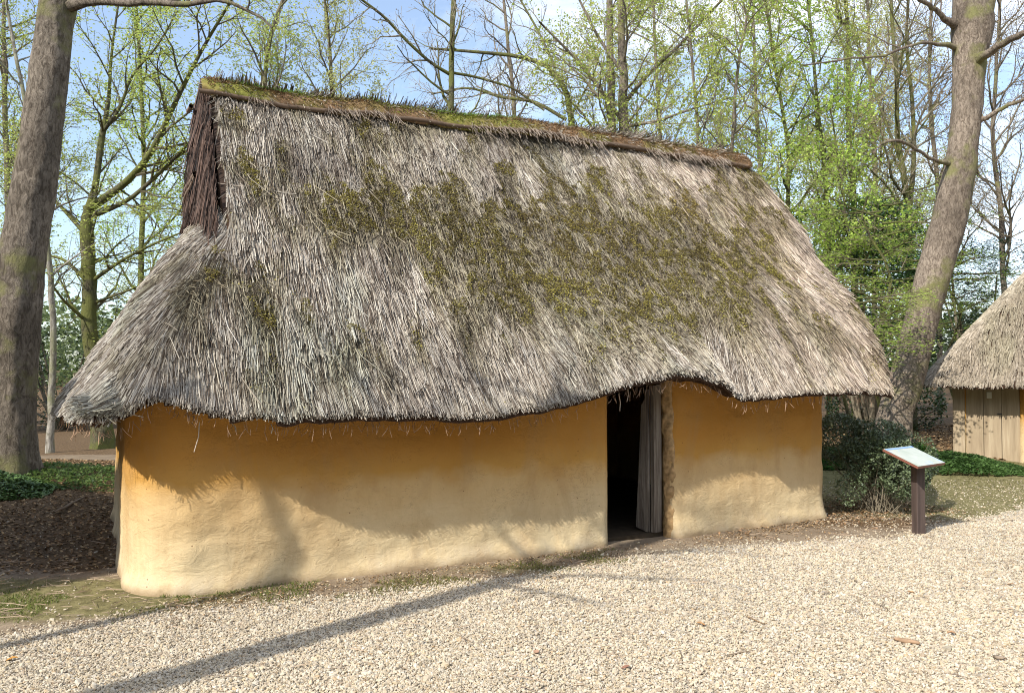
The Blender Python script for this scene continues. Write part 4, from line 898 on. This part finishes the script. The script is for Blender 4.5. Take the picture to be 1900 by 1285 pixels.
specsT = [  # seed, Y, trunk, limbs, ntop, Lc, leaf kind, label, bark
 (31, 20, [(836, 560, 20), (836, 195, 15), (838, 100, 14), (842, 0, 12), (846, -150, 9)], [[(835, 138, 10), (800, 118, 8, -.3), (750, 72, 8, -.6), (715, 32, 7, -.9), (665, -5, 6, -1.2)], [(838, 135, 8), (880, 142, 7, .3), (950, 162, 6, .5), (1010, 205, 5, .6)]], 16, 2.2, 'none', 'single pale green stem rising behind the middle of the ridge', 'bark_g'),
 (32, 22, [(1160, 560, 34), (1157, 240, 25), (1155, 120, 21), (1150, 0, 16), (1148, -160, 12)], [[(1160, 190, 12), (1200, 140, 10, -.3), (1260, 85, 8, -.6), (1340, 0, 6, -1)], [(1155, 225, 11), (1110, 160, 9, -.3), (1060, 100, 7, -.6), (1000, 40, 5, -1)], [(1158, 235, 9), (1220, 225, 7, -.4), (1290, 200, 5, -.8), (1360, 180, 3, -1)], [(1152, 130, 10), (1110, 70, 8, .3), (1075, 0, 6, .6)]], 20, 2.4, 'green', 'stout grey stem with steep limbs behind the ridge, front one of a close pair', 'bark'),
 (33, 24, [(1140, 560, 28), (1136, 240, 22), (1132, 100, 18), (1130, -150, 12)], [], 14, 2.4, 'pale', 'darker stem standing just left of and behind the stout grey stem', 'bark'),
 (34, 24, [(1075, 560, 22), (1062, 225, 16), (1052, 160, 14), (1032, 126, 12), (970, 104, 10), (880, 96, 8), (800, 90, 6)], [[(1050, 222, 10), (990, 186, 9, .2), (930, 182, 8, .4), (870, 160, 6, .6), (800, 175, 4, .8)], [(1030, 125, 8), (1000, 60, 6, .3), (960, -10, 5, .6)]], 16, 1.6, 'none', 'bare tree arching left over the ridge behind the hut', 'bark_g'),
 (35, 24, [(1590, 760, 22), (1583, 330, 14), (1572, 220, 13), (1576, 100, 11), (1568, 0, 9), (1565, -120, 7)], [], 26, 2.0, 'pale', 'straight yellowish stem right of the hut roof with pale new leaves', 'bark_g'),
 (36, 22, [(1690, 780, 26), (1688, 390, 17), (1668, 280, 12), (1664, 150, 10), (1652, 0, 8), (1650, -120, 6)], [[(1688, 380, 13), (1697, 300, 12), (1694, 190, 10, .2), (1680, 80, 8, .3), (1690, -60, 6, .4)], [(1668, 290, 8), (1630, 190, 7, .3), (1600, 110, 5, .5)]], 18, 2.0, 'bud', 'bare forked yellow stems close left of the leaning trunk', 'bark_g'),
 (37, 21, [(1300, 640, 12), (1296, 250, 8), (1288, 150, 7), (1280, 60, 6), (1262, -80, 5)], [], 26, 1.7, 'green', 'slender dark sapling behind the right third of the ridge', 'bark'),
 (38, 20, [(1352, 640, 11), (1358, 230, 8), (1370, 120, 7), (1392, 0, 6)], [], 24, 1.6, 'green', 'slim sapling leaning right above the ridge end', 'bark'),
 (39, 21, [(1468, 760, 16), (1462, 260, 9), (1440, 140, 8), (1420, 0, 7), (1410, -100, 5)], [], 28, 1.8, 'fresh', 'thin leafy tree just right of the ridge end, leaning left', 'bark_g'),
 (40, 23, [(1540, 760, 14), (1530, 300, 10), (1512, 150, 8), (1500, 0, 7)], [], 28, 1.9, 'green', 'thin leafy tree between the roof and the straight yellowish stem', 'bark_g'),
 (41, 19, [(1640, 790, 10), (1605, 640, 8), (1575, 450, 6), (1560, 330, 5), (1540, 200, 4)], [], 26, 1.5, 'fresh', 'wispy young tree with bright layered leaves at the right slope of the thatch', 'bark_g'),
 (42, 27, [(1870, 760, 16), (1858, 400, 12), (1840, 250, 10), (1850, 100, 8), (1860, -60, 6)], [], 26, 2.6, 'bud', 'bare reddish budded tree right of the leaning trunk', 'bark'),
 (43, 28, [(620, 700, 12), (618, 170, 10), (610, 80, 8), (600, -30, 6)], [], 26, 2.4, 'pale', 'hazy small leaved tree behind the left part of the ridge', 'bark'),
 (44, 26, [(500, 700, 16), (490, 160, 12), (500, 60, 9), (540, -40, 7)], [], 22, 2.6, 'green', 'spreading leafy tree behind the left end of the ridge', 'bark'),
 (45, 25, [(260, 830, 20), (262, 500, 14), (268, 300, 11), (260, 120, 9), (250, -40, 7)], [], 24, 2.2, 'fresh', 'leafy tree behind the mossy forked trunk', 'bark_g'),
 (46, 28, [(20, 820, 24), (22, 500, 18), (10, 250, 13), (8, 60, 10), (5, -80, 8)], [], 26, 2.6, 'green', 'dark stemmed tree behind the big left trunk at the frame edge', 'bark'),
 (47, 30, [(960, 700, 14), (955, 200, 11), (940, 60, 8), (930, -60, 6)], [], 24, 2.6, 'none', 'bare thin tree far behind the middle of the roof', 'bark'),
 (48, 29, [(1230, 700, 12), (1225, 250, 10), (1216, 100, 8), (1210, -60, 6)], [], 26, 2.5, 'pale', 'pale leaved tree far behind the stout grey stem, to its right', 'bark'),
 (49, 30, [(1415, 760, 14), (1410, 300, 11), (1400, 120, 8), (1395, -60, 6)], [], 28, 2.5, 'pale', 'pale leaved tree far behind the ridge end', 'bark'),
 (50, 31, [(1620, 780, 14), (1625, 300, 12), (1612, 120, 9), (1610, -60, 6)], [], 26, 2.6, 'pale', 'pale leaved tree far behind the wispy young tree', 'bark'),
 (51, 30, [(1745, 780, 14), (1740, 330, 11), (1722, 160, 9), (1730, -40, 6)], [], 26, 2.5, 'bud', 'bare budded tree far behind the leaning trunk', 'bark'),
]
LK = {'green': (15, .088, green), 'pale': (15, .088, pale), 'fresh': (17, .088, fresh), 'none': (2, .05, bud), 'bud': (8, .05, bud)}
for seed, Y, trk, lbs, nt_, Lc, lkind, label, bk in specsT:
    lp, ls, lc = LK[lkind]
    T = smart_tree(seed, Y, trk, lbs, nt_, Lc*1.45, lpt=lp, lsz=ls, lcol=lc, dens=(0, 1.2, 3.5, 6.5), twcol=(.22, .19, .13), ratio=(.4, .58, .5), flat=.8, leafflat=.15, zmin=2.6, ang=(48, 46, 44), up=(.08, .05, .03), rmin=.007)
    T.finish('slender_tree', label, 'tree', bk, GR)

# shade-casting trees behind the camera (their trunk shadows cross the gravel)
def shade_tree(seed, gp, dist, hgt, r0, label, lean=(0, 0), st=.62, nb=12, **k):
    """trunk whose shadow passes over ground point gp, standing dist metres sunwards"""
    dxy = np.array([math.sin(R(SUN_AZ)), math.cos(R(SUN_AZ))]); b = np.array(gp)-dxy*dist
    T = Tree(seed, **k); pts = np.array([[b[0]+lean[0]*f, b[1]+lean[1]*f, -.1+hgt*f] for f in np.linspace(0, 1, 20)]); pts[2:, :2] += T.r.normal(0, .02, (18, 2)); rad = np.linspace(r0, r0*.55, 20)
    T.add(pts, rad, 0); T.base = pts[0].copy(); T.spawn(pts, rad, 6., 0, st, nb, 2.4); T.finish('beech_tree', label, 'tree', 'bark')
shade_tree(61, (-1.815, 6.265), 6.5, 6.4, .074, 'slim bare beech standing left of the viewer', st=.95, nb=2, lpt=0, dens=(0, 1, 1.5, 2.2), zmin=4)
shade_tree(62, (-.62, 5.82), 8.5, 9.7, .19, 'tall beech with a leafy crown standing behind the viewer', lean=(.08, -.08), st=.74, nb=16, lpt=5, lsz=.05, lcol=green, dens=(0, 1, 1.6, 2.4), zmin=6)

# ---------------------------------------------------------------- shrubs and undergrowth
def blob_leaves(rng, blobs, n, size, flat, shell=.55, seed=1):
    P = []
    tot = sum(b[3]*b[4]*b[5] for b in blobs)
    for (x, y, z, a, b, c) in blobs:
        m = int(n*a*b*c/tot*1.0); d = nrm(rng.normal(size=(m, 3))); r = rng.uniform(shell, 1, m)**.5*(1+.22*fbm(d*1.0+[x, y, z], 2.3, 3, seed))
        P.append(np.array([x, y, z])+d*r[:, None]*np.array([a, b, c]))
    P = np.concatenate(P); k = fbm(P, 1.6/max(.5, blobs[0][3]*.6), 2, seed+3) > -.32; P = P[k]
    return P
def bush(name, label, cat, blobs, n, size, cols, stems=12, seed=1, group=None, flat=.3, mat='dleaf', stemr=.008, base=None, part='foliage', asp=.6):
    rng = np.random.RandomState(seed); P = blob_leaves(rng, blobs, n, size, flat, seed=seed)
    g = gz(P[:, 0], P[:, 1]); P = P[P[:, 2] > g+.02]; b = np.array(base if base is not None else [np.mean([q[0] for q in blobs]), np.mean([q[1] for q in blobs]), 0]); b[2] = float(gz(b[0], b[1]))
    E = empty(name, tuple(b), 0, label=label, cat=cat, group=group)
    V, f = leaves(P-b, size, rng, flat, asp); N = len(P); mx_ = np.clip(.5+.6*fbm(P, 2., 2, seed)+rng.normal(0, .25, N), 0, 1)[:, None]
    c = (np.array(cols[0])*(1-mx_)+np.array(cols[1])*mx_)*rng.uniform(.7, 1.25, (N, 1)); mesh(part, V, [f], M[mat], E, np.repeat(c, 4, 0))
    if stems:
        tg = P[rng.randint(0, N, stems)]-b; st = rng.normal(0, .10, (stems, 3))*np.array([1, 1, 0]); st[:, 2] = -.05
        mid = st*.45+tg*.55+rng.normal(0, .05, (stems, 3)); mid[:, 2] = tg[:, 2]*.6
        V, f = tubes(np.stack([st, (st+mid)/2+rng.normal(0, .015, (stems, 3)), mid, tg], 1), np.tile(np.array([[1.3, 1.1, .8, .4]])*stemr, (stems, 1)), 5)
        mesh('stems', V, f, M['twig'], E, np.tile([(.20, .17, .12)], (len(V), 1)), True)
    return E
bx, by = 4.62, 9.55
bush('box_shrub', 'dense dark box shrub against the right end wall of the long hut', 'shrub',
     [(3.95, 9.75, .82, .42, .4, .30), (4.35, 9.6, .70, .42, .36, .38), (4.62, 9.5, .58, .34, .34, .38), (4.10, 9.35, .64, .33, .3, .32), (4.45, 9.25, .52, .34, .3, .34), (3.85, 9.25, .28, .18, .15, .2)], 26000, .034, ((.05, .075, .03), (.20, .25, .13)), 70, 71, base=(4.25, 9.4, 0), flat=.1, stemr=.0045)
# dead-leaf pile etc. come below; ivy at left
def patch_leaves(name, label, cat, n, cen, ext, zf, size, cols, seed, mat='dleaf', flat=.8, kind='stuff', asp=.7):
    rng = np.random.RandomState(seed); a = rng.uniform(0, 2*math.pi, n); r = rng.rand(n)**.5*(1+.25*fb2(np.cos(a)*2, np.sin(a)*2, 1., 2, seed)); x = cen[0]+np.cos(a)*r*ext[0]; y = cen[1]+np.sin(a)*r*ext[1]
    top = zf*np.clip(1-r**2, 0, 1)*(.7+.5*fb2(x, y, 2.6, 3, seed+1)); z = gz(x, y)+.01+top*rng.uniform(.45, 1, n)
    V, f = leaves(np.stack([x, y, z], 1), size, rng, flat, asp); mx_ = np.clip(.5+.6*fb2(x, y, 2., 2, seed)+rng.normal(0, .25, n), 0, 1)[:, None]
    c = (np.array(cols[0])*(1-mx_)+np.array(cols[1])*mx_)*rng.uniform(.7, 1.25, (n, 1)); return tag(mesh(name, V, [f], M[mat], None, np.repeat(c, 4, 0)), label, cat, kind=kind)
ivyc = ((.03, .07, .02), (.13, .21, .06))
patch_leaves('ivy', 'low dark green ivy covering the bank below the big left trunk', 'ivy', 14000, (-7.0, 10.1), (1.35, .8), .30, .05, ivyc, 81)
patch_leaves('undergrowth', 'sparse light green weeds at the foot of the big left trunk', 'weeds', 5000, (-5.9, 11.3), (1.1, 1.0), .22, .05, ((.07, .12, .03), (.20, .28, .07)), 82, 'leaf', .4)
patch_leaves('nettles', 'bright green nettles on the ground behind the information sign', 'weeds', 9000, (7.1, 13.0), (1.15, .8), .30, .055, ((.04, .09, .02), (.13, .23, .06)), 83, 'leaf', .4)
patch_leaves('ground_elder', 'green ground plants around the foot of the leaning trunk', 'weeds', 6000, (6.0, 13.6), (1.5, .8), .4, .07, ((.03, .08, .015), (.10, .22, .04)), 84, 'leaf', .6)
# evergreens at the right
bush('holly_tree', 'dark glossy holly filling the gap left of the leaning trunk', 'tree', [(8.6, 19.5, 3.6, 1.3, 1.2, 1.3), (9.4, 20, 4.6, 1., 1., 1.2), (7.7, 19.5, 2.6, 1.1, 1., .9), (8.9, 19.3, 2.2, 1.2, 1., .8)], 16000, .10, ((.02, .05, .015), (.08, .17, .05)), 10, 91, part='crown', stemr=.04)
bush('holly_tree', 'mid green leafy evergreen top directly above the dark holly', 'tree', [(9.2, 21, 5.3, 1.2, 1., .9), (8.0, 21, 5.0, 1.2, 1., .9), (10., 21.5, 4.6, .8, .8, .9)], 15000, .085, ((.045, .10, .02), (.14, .24, .05)), 8, 92, part='crown', stemr=.04, mat='leaf')
bush('yew_tree', 'dark feathery conifer between the leaning trunk and the small hut', 'tree', [(12.6, 23, 3.4, 1.2, 1., 1.1), (13.4, 23.4, 4.3, 1., 1., .9), (12.3, 22.7, 5.1, .8, .8, .6), (13.9, 23.5, 2.6, 1.2, 1, .9), (14.6, 24, 5.0, .8, .7, .6)], 16000, .11, ((.010, .028, .014), (.04, .085, .035)), 8, 93, part='crown', stemr=.05, flat=.9, asp=.3)
def layered(name, label, seed, cen, rad, layers, z0, z1, n, cols, Lmul=1.):
    """flat sprays of fresh leaves"""
    T = Tree(seed, lpt=n, lsz=.055, lcol=cols, dens=(0, 1.3, 5.5, 10), ratio=(.4, .45, .5), flat=.15, leafflat=1.4, wander=.06, up=(.0, -.01, -.01), zmin=.3, ljit=.06, rmin=.004, lmin=.25)
    T.extra = []; b = np.array([cen[0], cen[1], float(gz(*cen))-.05]); pts = np.array([b+[.03*i*math.sin(i), .02*i, (z1+.1)*i/12.] for i in range(13)]); rd = np.linspace(.05, .015, 13)*rad*.6; T.add(pts, rd, 0); T.base = b
    for i in range(layers):
        f = (i+.5)/layers; z = z0+(z1-z0)*f; a = T.r.uniform(0, 6.28); d = np.array([math.cos(a), math.sin(a), .12]); T.branch(np.array([cen[0], cen[1], z]), d, rad*T.r.uniform(.7, 1.1), .02, 1)
    return T.finish(name, label, 'tree', 'bark_g')
layered('young_beech', 'young beech with bright flat sprays of leaves in front of the leaning trunk', 95, (5.35, 12.6), 1.25, 16, 1.5, 2.9, 20, fresh)
layered('young_beech', 'young beech with bright sprays beside the right slope of the thatch', 96, (7.6, 16.5), 1.9, 24, 2.2, 5.2, 20, fresh)
layered('young_beech', 'young beech with bright sprays just right of the leaning trunk', 97, (9.2, 16.8), 1.4, 16, 2.2, 4.2, 20, fresh)
layered('young_beech', 'young beech with layered leaves low behind the left hip of the thatch', 98, (-7.4, 20.5), 2.2, 26, 2.0, 6.4, 20, green)
# left distance: hedge, dark shrubs
bush('hedge', 'clipped green hedge far off below the left hip of the thatch', 'hedge', [(-13+i*1.5, 25, .7, .95, .5, .85) for i in range(9)], 14000, .12, ((.03, .07, .015), (.12, .24, .04)), 0, 101)
bush('laurel_shrub', 'dark shrub far off between the pale stem and the mossy trunk', 'shrub', [(-12.2, 22, 1.5, 1.3, .8, 1.5), (-10.9, 22.4, 2.2, .9, .8, 1.6), (-13.8, 22, 2.4, 1.1, .8, 1.6)], 9000, .09, ((.018, .035, .012), (.06, .10, .03)), 14, 102, stemr=.03)
bush('laurel_shrub', 'dark shrub far off behind the right wall of the long hut', 'shrub', [(9.4, 21.5, .8, 1., .7, .8), (10.8, 21.8, .7, .9, .7, .7)], 6000, .09, ((.02, .045, .015), (.07, .13, .035)), 8, 103, stemr=.03)
# far woods ring
rng = np.random.RandomState(110); n = 90000; a = rng.uniform(R(15), R(165), n); r = rng.uniform(48, 80, n)
hgt = 6.5*(.75+.5*fb2(np.cos(a)*9, np.sin(a)*9, 1.2, 4, 111)); z = rng.rand(n)**1.25*hgt; x, y = np.cos(a)*r, np.sin(a)*r
V, f = leaves(np.stack([x, y, z+gz(x, y)], 1), .38, rng, .2, .8); mx_ = np.clip(.5+.7*fb2(x, y, .12, 3, 112)+rng.normal(0, .2, n), 0, 1)[:, None]
c = (np.array([.05, .075, .03])*(1-mx_)+np.array([.19, .24, .09])*mx_); tag(mesh('distant_woods', V, [f], M['leaf'], None, np.repeat(c, 4, 0)), 'far belt of spring woodland closing the view behind the trees', 'woodland', kind='stuff')

rng = np.random.RandomState(140); n = 34000; a = rng.uniform(R(150), R(390), n); r = rng.uniform(24, 36, n)  # unseen ring of woods added to hold back sky fill on the walls
hgt = 15*(.8+.5*fb2(np.cos(a)*5, np.sin(a)*5, 1.2, 4, 141)); z = rng.rand(n)*hgt; x, y = np.cos(a)*r, np.sin(a)*r; k = (y < 14); x, y, z = x[k], y[k], z[k]
V, f = leaves(np.stack([x, y, z], 1), .8, rng, .1, .8); c = np.tile([(.06, .09, .03)], (len(x), 1))*rng.uniform(.6, 1.6, (len(x), 1)); tag(mesh('sky_block_woods', V, [f], M['leaf'], None, np.repeat(c, 4, 0)), 'unseen woodland behind the viewer, added to dim the sky light', 'woodland', kind='stuff')

# ---------------------------------------------------------------- information sign
SB = (4.085, 8.17); E = empty('information_sign', (SB[0], SB[1], float(gz(*SB))), 0, label='slanted information panel on a brown wooden post beside the shrub', cat='sign')
d_ = MB(); n = 12; zs = np.linspace(-.05, .74, n); hw = .046
V = np.array([(hw*a*(1+.01*math.sin(z*9)), hw*b, z) for z in zs for (a, b) in ((-.92, -1), (.92, -1), (1, -.92), (1, .92), (.92, 1), (-.92, 1), (-1, .92), (-1, -.92))])
V[:, :2] = V[:, :2]@np.array([[math.cos(.18), math.sin(.18)], [-math.sin(.18), math.cos(.18)]]); i = np.arange(n*8).reshape(n, 8); j = np.roll(i, -1, 1); d_.add(V, [np.stack([i[:-1], j[:-1], j[1:], i[1:]], -1).reshape(-1, 4), i[-1][None]]); d_.build('post', M['post'], E)
e1 = nrm(np.array([.80, .60, 0.])); dn = nrm(np.array([.52, -.40, -.26])); dn = nrm(dn-e1*(dn@e1)); nn = np.cross(dn, e1); nn = nn if nn[2] > 0 else -nn
c0 = np.array([-.035, -.0, .772])
def slab(c, a, b, t0, t1):
    return np.array([c+e1*x*a+dn*y*b+nn*t for t in (t0, t1) for (x, y) in ((-1, -1), (1, -1), (1, 1), (-1, 1))])
fq = [np.array([[3, 2, 1, 0], [4, 5, 6, 7], [0, 1, 5, 4], [1, 2, 6, 5], [2, 3, 7, 6], [3, 0, 4, 7]])]
d_ = MB(); d_.add(slab(c0, .275, .19, -.014, .006), fq); PN = d_.build('panel', M['rim'], E)
d_ = MB(); d_.add(slab(c0, .270, .186, .0085, .0115), fq); d_.build('printed_sheet', M['print'], PN)
d_ = MB(); d_.add(slab(c0-dn*.165, .266, .014, .0118, .0130), fq); d_.build('header_band', flat_mat('blue_print', (.20, .34, .55), .4), PN)
d_ = MB(); d_.add(slab(c0-nn*.03, .10, .07, -.03, .014), fq); d_.build('bracket', M['metal'], E)

# ---------------------------------------------------------------- ground litter
def world_leaf_scatter(name, label, cat, n, fn, size, cols, seed, mat='litter', flat=.9, z=.012, asp=.6):
    rng = np.random.RandomState(seed); x, y = fn(rng, n); w = len(x); zz = gz(x, y)+z*rng.uniform(.3, 1.6, w); V, f = leaves(np.stack([x, y, zz], 1), size, rng, flat, asp)
    cols = np.array(cols); c = cols[rng.randint(0, len(cols), w)]*rng.uniform(.6, 1.3, (w, 1)); return tag(mesh(name, V, [f], M[mat], None, np.repeat(c, 4, 0)), label, cat, kind='stuff')
brown = [(.22, .13, .06), (.14, .085, .04), (.33, .21, .11), (.09, .06, .03), (.40, .28, .15)]
def f1(rng, n):
    x = rng.uniform(-9.5, -3.1, n); y = rng.uniform(6.2, 14, n); k = (y > 6.75+.75*(x+3.2)*.35) & (x < -3.15-.42*(y-6.8)+.15); return x[k], y[k]
world_leaf_scatter('leaf_litter', 'brown leaf litter on the shaded ground left of the long hut', 'leaf litter', 26000, f1, .045, brown, 121)
def f2(rng, n):
    s = rng.uniform(5.2, 8.6, n); t = rng.normal(.35, .38, n)-.12*(s-6.8); x = P0[0]+s*UH[0]+t*VH[0]; y = P0[1]+s*UH[1]+t*VH[1]; k = ~((s < 6.95) & (t > -.02)); return x[k], y[k]
world_leaf_scatter('leaf_litter', 'dry brown leaves around the sign post and under the box shrub', 'leaf litter', 5200, f2, .036, brown+[(.45, .31, .19), (.4, .24, .13)], 122)
def f3(rng, n):
    x = rng.uniform(4.5, 15, n); y = rng.uniform(13.8, 24, n); return x, y
world_leaf_scatter('leaf_litter', 'fallen brown leaves under the trees at the right', 'leaf litter', 20000, f3, .075, brown, 123)
def f4(rng, n):
    s = rng.uniform(.1, 7.4, n); t = -.10-np.abs(rng.normal(0, .28, n)); x = P0[0]+s*UH[0]+t*VH[0]; y = P0[1]+s*UH[1]+t*VH[1]; k = (np.abs(s-4.3) > .5) | (rng.rand(n) < .3); return x[k], y[k]
world_leaf_scatter('leaf_litter', 'small dry crumbs and leaf bits along the foot of the front wall', 'leaf litter', 4500, f4, .022, brown+[(.42, .33, .22)], 124)
def gr_fn(rng, n):
    x = rng.uniform(-4.6, -1.5, n); y = 5.85+.22*(x+3)+rng.normal(0, .25, n); k = fb2(x, y, 2.4, 3, 130) > .02; return x[k], y[k]
rng = np.random.RandomState(131); x, y = gr_fn(rng, 9000); V, f = blades(np.stack([x, y, gz(x, y)], 1), .03, rng, .0025, .7)
tag(mesh('grass', V, f, M['leaf'], None, np.repeat(np.array([(.17, .21, .05)])*rng.uniform(.5, 1.5, (len(x), 1)), 5, 0)), 'short mossy grass at the front left corner of the long hut', 'grass', kind='stuff')
s = rng.uniform(1.2, 3.9, 6000); t = -.42+rng.normal(0, .14, 6000); x = P0[0]+s*UH[0]+t*VH[0]; y = P0[1]+s*UH[1]+t*VH[1]; k = fb2(x, y, 2.6, 3, 133) > .0; x, y = x[k], y[k]
V, f = blades(np.stack([x, y, gz(x, y)], 1), .028, rng, .0025, .8); tag(mesh('grass', V, f, M['leaf'], None, np.repeat(np.array([(.22, .22, .07)])*rng.uniform(.5, 1.5, (len(x), 1)), 5, 0)), 'thin yellowish grass between the front wall and the gravel', 'grass', kind='stuff')
x = rng.uniform(3.6, 12, 16000); y = rng.uniform(8.6, 13.6, 16000); k = (fb2(x, y, 1.3, 3, 134) > .05) & (y > np.interp(x, GBX, GBY)+.1); x, y = x[k], y[k]
V, f = blades(np.stack([x, y, gz(x, y)], 1), .03, rng, .004, .8); tag(mesh('grass', V, f, M['leaf'], None, np.repeat(np.array([(.19, .175, .07)])*rng.uniform(.5, 1.5, (len(x), 1)), 5, 0)), 'mossy short turf between the sign and the small hut', 'grass', kind='stuff')
# straw and fine twigs lying about
x = np.concatenate([rng.uniform(-4.5, 5.5, 700), rng.uniform(-5.5, -2.2, 350)]); y = np.concatenate([rng.uniform(4.1, 9., 700), rng.uniform(5.3, 7, 350)]); s_ = (x-P0[0])*UH[0]+(y-P0[1])*UH[1]; t_ = (x-P0[0])*VH[0]+(y-P0[1])*VH[1]; k = ~((t_ > -.03) & (s_ > -.1)); x, y = x[k], y[k]; n = len(x)
a = rng.uniform(0, 6.28, n); D = np.stack([np.cos(a), np.sin(a), rng.normal(0, .05, n)], 1); V, f = straws(np.stack([x, y, gz(x, y)+.014], 1), D, np.tile([[0, 0, 1.]], (n, 1)), rng.uniform(.05, .2, n), rng.uniform(.0015, .003, n), rng, .2, (0, .006))
tag(mesh('fallen_straw', V, f, M['reed'], None, np.repeat(np.array([(.30, .22, .15)])*rng.uniform(.4, 1.7, (n, 1)), 9, 0)), 'thin straws and twigs strewn over the gravel and the wall foot', 'straw', kind='stuff')
# individual fallen leaves and bark pieces on the gravel
def gpt(px, py):
    d = at(px, py, 1.)-np.array([0, 0, CAMH]); k = -CAMH/d[2]; return d[0]*k, d[1]*k
def leaf_thing(px, py, L, label, col, seed):
    rg = np.random.RandomState(seed); x, y = gpt(px, py); n = 9; u = np.linspace(-1, 1, n); w = np.sqrt(np.clip(1-u**2, .003, 1))*(.55+.12*np.sin(u*9+seed)); a = rg.uniform(0, 6.28)
    V = []
    for i in range(n):
        for sgn in (-1, 0, 1): V.append((u[i]*L/2, sgn*w[i]*L/2, .004+.25*L*abs(sgn)*w[i]*.6+.08*L*math.sin(u[i]*2+seed)))
    V = np.array(V); V = np.concatenate([V, V-[0, 0, .0012]]); ca, sa = math.cos(a), math.sin(a); V[:, :2] = V[:, :2]@np.array([[ca, sa], [-sa, ca]])
    q = []
    for i in range(n-1):
        for s_ in (0, 1): b = i*3+s_; q.append((b, b+1, b+4, b+3)); q.append((b+3+n*3, b+4+n*3, b+1+n*3, b+n*3))
    o = mesh('fallen_leaf', V, [np.array(q)], M['litter'], None, np.tile([col], (len(V), 1)), True); o.location = (x, y, float(gz(x, y))+.016); tag(o, label, 'leaf', 'fallen leaves on the gravel')
leaf_thing(1300, 1165, .06, 'curled orange leaf on the gravel below the door side of the yard', (.45, .25, .11), 1)
leaf_thing(1765, 1178, .052, 'orange brown leaf on the gravel above the bark strip', (.44, .24, .12), 2)
leaf_thing(1161, 1245, .05, 'dark red curled leaf near the bottom middle of the gravel', (.30, .15, .10), 3)
leaf_thing(1690, 1100, .05, 'small orange leaf on the gravel below the sign post', (.5, .25, .09), 4)
leaf_thing(995, 1215, .055, 'pinkish flat leaf on the gravel left of the dark red curled leaf', (.42, .25, .16), 5)
leaf_thing(1875, 1088, .05, 'tiny brown leaf on the gravel at the right frame edge', (.33, .17, .08), 6)
leaf_thing(22, 1227, .06, 'orange leaf at the left edge of the gravel in the tree shadow', (.5, .25, .06), 7)
def stick(name, label, cat, px, py, qx, qy, r, col, seed, grp=None):
    rg = np.random.RandomState(seed); a = np.array([*gpt(px, py), 0]); b = np.array([*gpt(qx, qy), 0]); c = (a+b)/2; n = 8
    P = np.array([a+(b-a)*f for f in np.linspace(0, 1, n)])-c; P[1:-1, :2] += rg.normal(0, r*.5, (n-2, 2)); P[:, 2] = r*.6
    V, f = tubes(P[None], (r*np.array([.5, .9, 1, 1.1, 1, .9, .8, .4]))[None], 7); o = mesh(name, V, f, M['twig'], None, np.tile([col], (len(V), 1)), True); o.location = (c[0], c[1], float(gz(c[0], c[1]))+.014); tag(o, label, cat, grp)
stick('bark_strip', 'reddish brown bark strip lying on the gravel at lower right', 'bark', 1658, 1190, 1706, 1198, .014, (.32, .21, .13), 1)
stick('twig', 'grey stubby twig on the gravel right of the bark strip', 'twig', 1842, 1222, 1868, 1226, .010, (.28, .22, .16), 2, 'twigs on the gravel')
stick('twig', 'thin brown twig on the gravel below the long twig shadow', 'twig', 1385, 1150, 1420, 1165, .005, (.22, .15, .09), 3, 'twigs on the gravel')
stick('twig', 'long thin twig lying near the bottom middle of the gravel', 'twig', 1345, 1220, 1395, 1210, .004, (.25, .19, .13), 4, 'twigs on the gravel')
stick('twig', 'long bent branch on the shaded litter left of the hut corner', 'twig', 100, 962, 158, 932, .016, (.22, .16, .11), 5, 'twigs on the gravel')
stick('twig', 'pale straight twig at the wall foot where the tree shadow meets the wall', 'twig', 440, 1115, 470, 1100, .005, (.5, .42, .3), 6, 'twigs on the gravel')
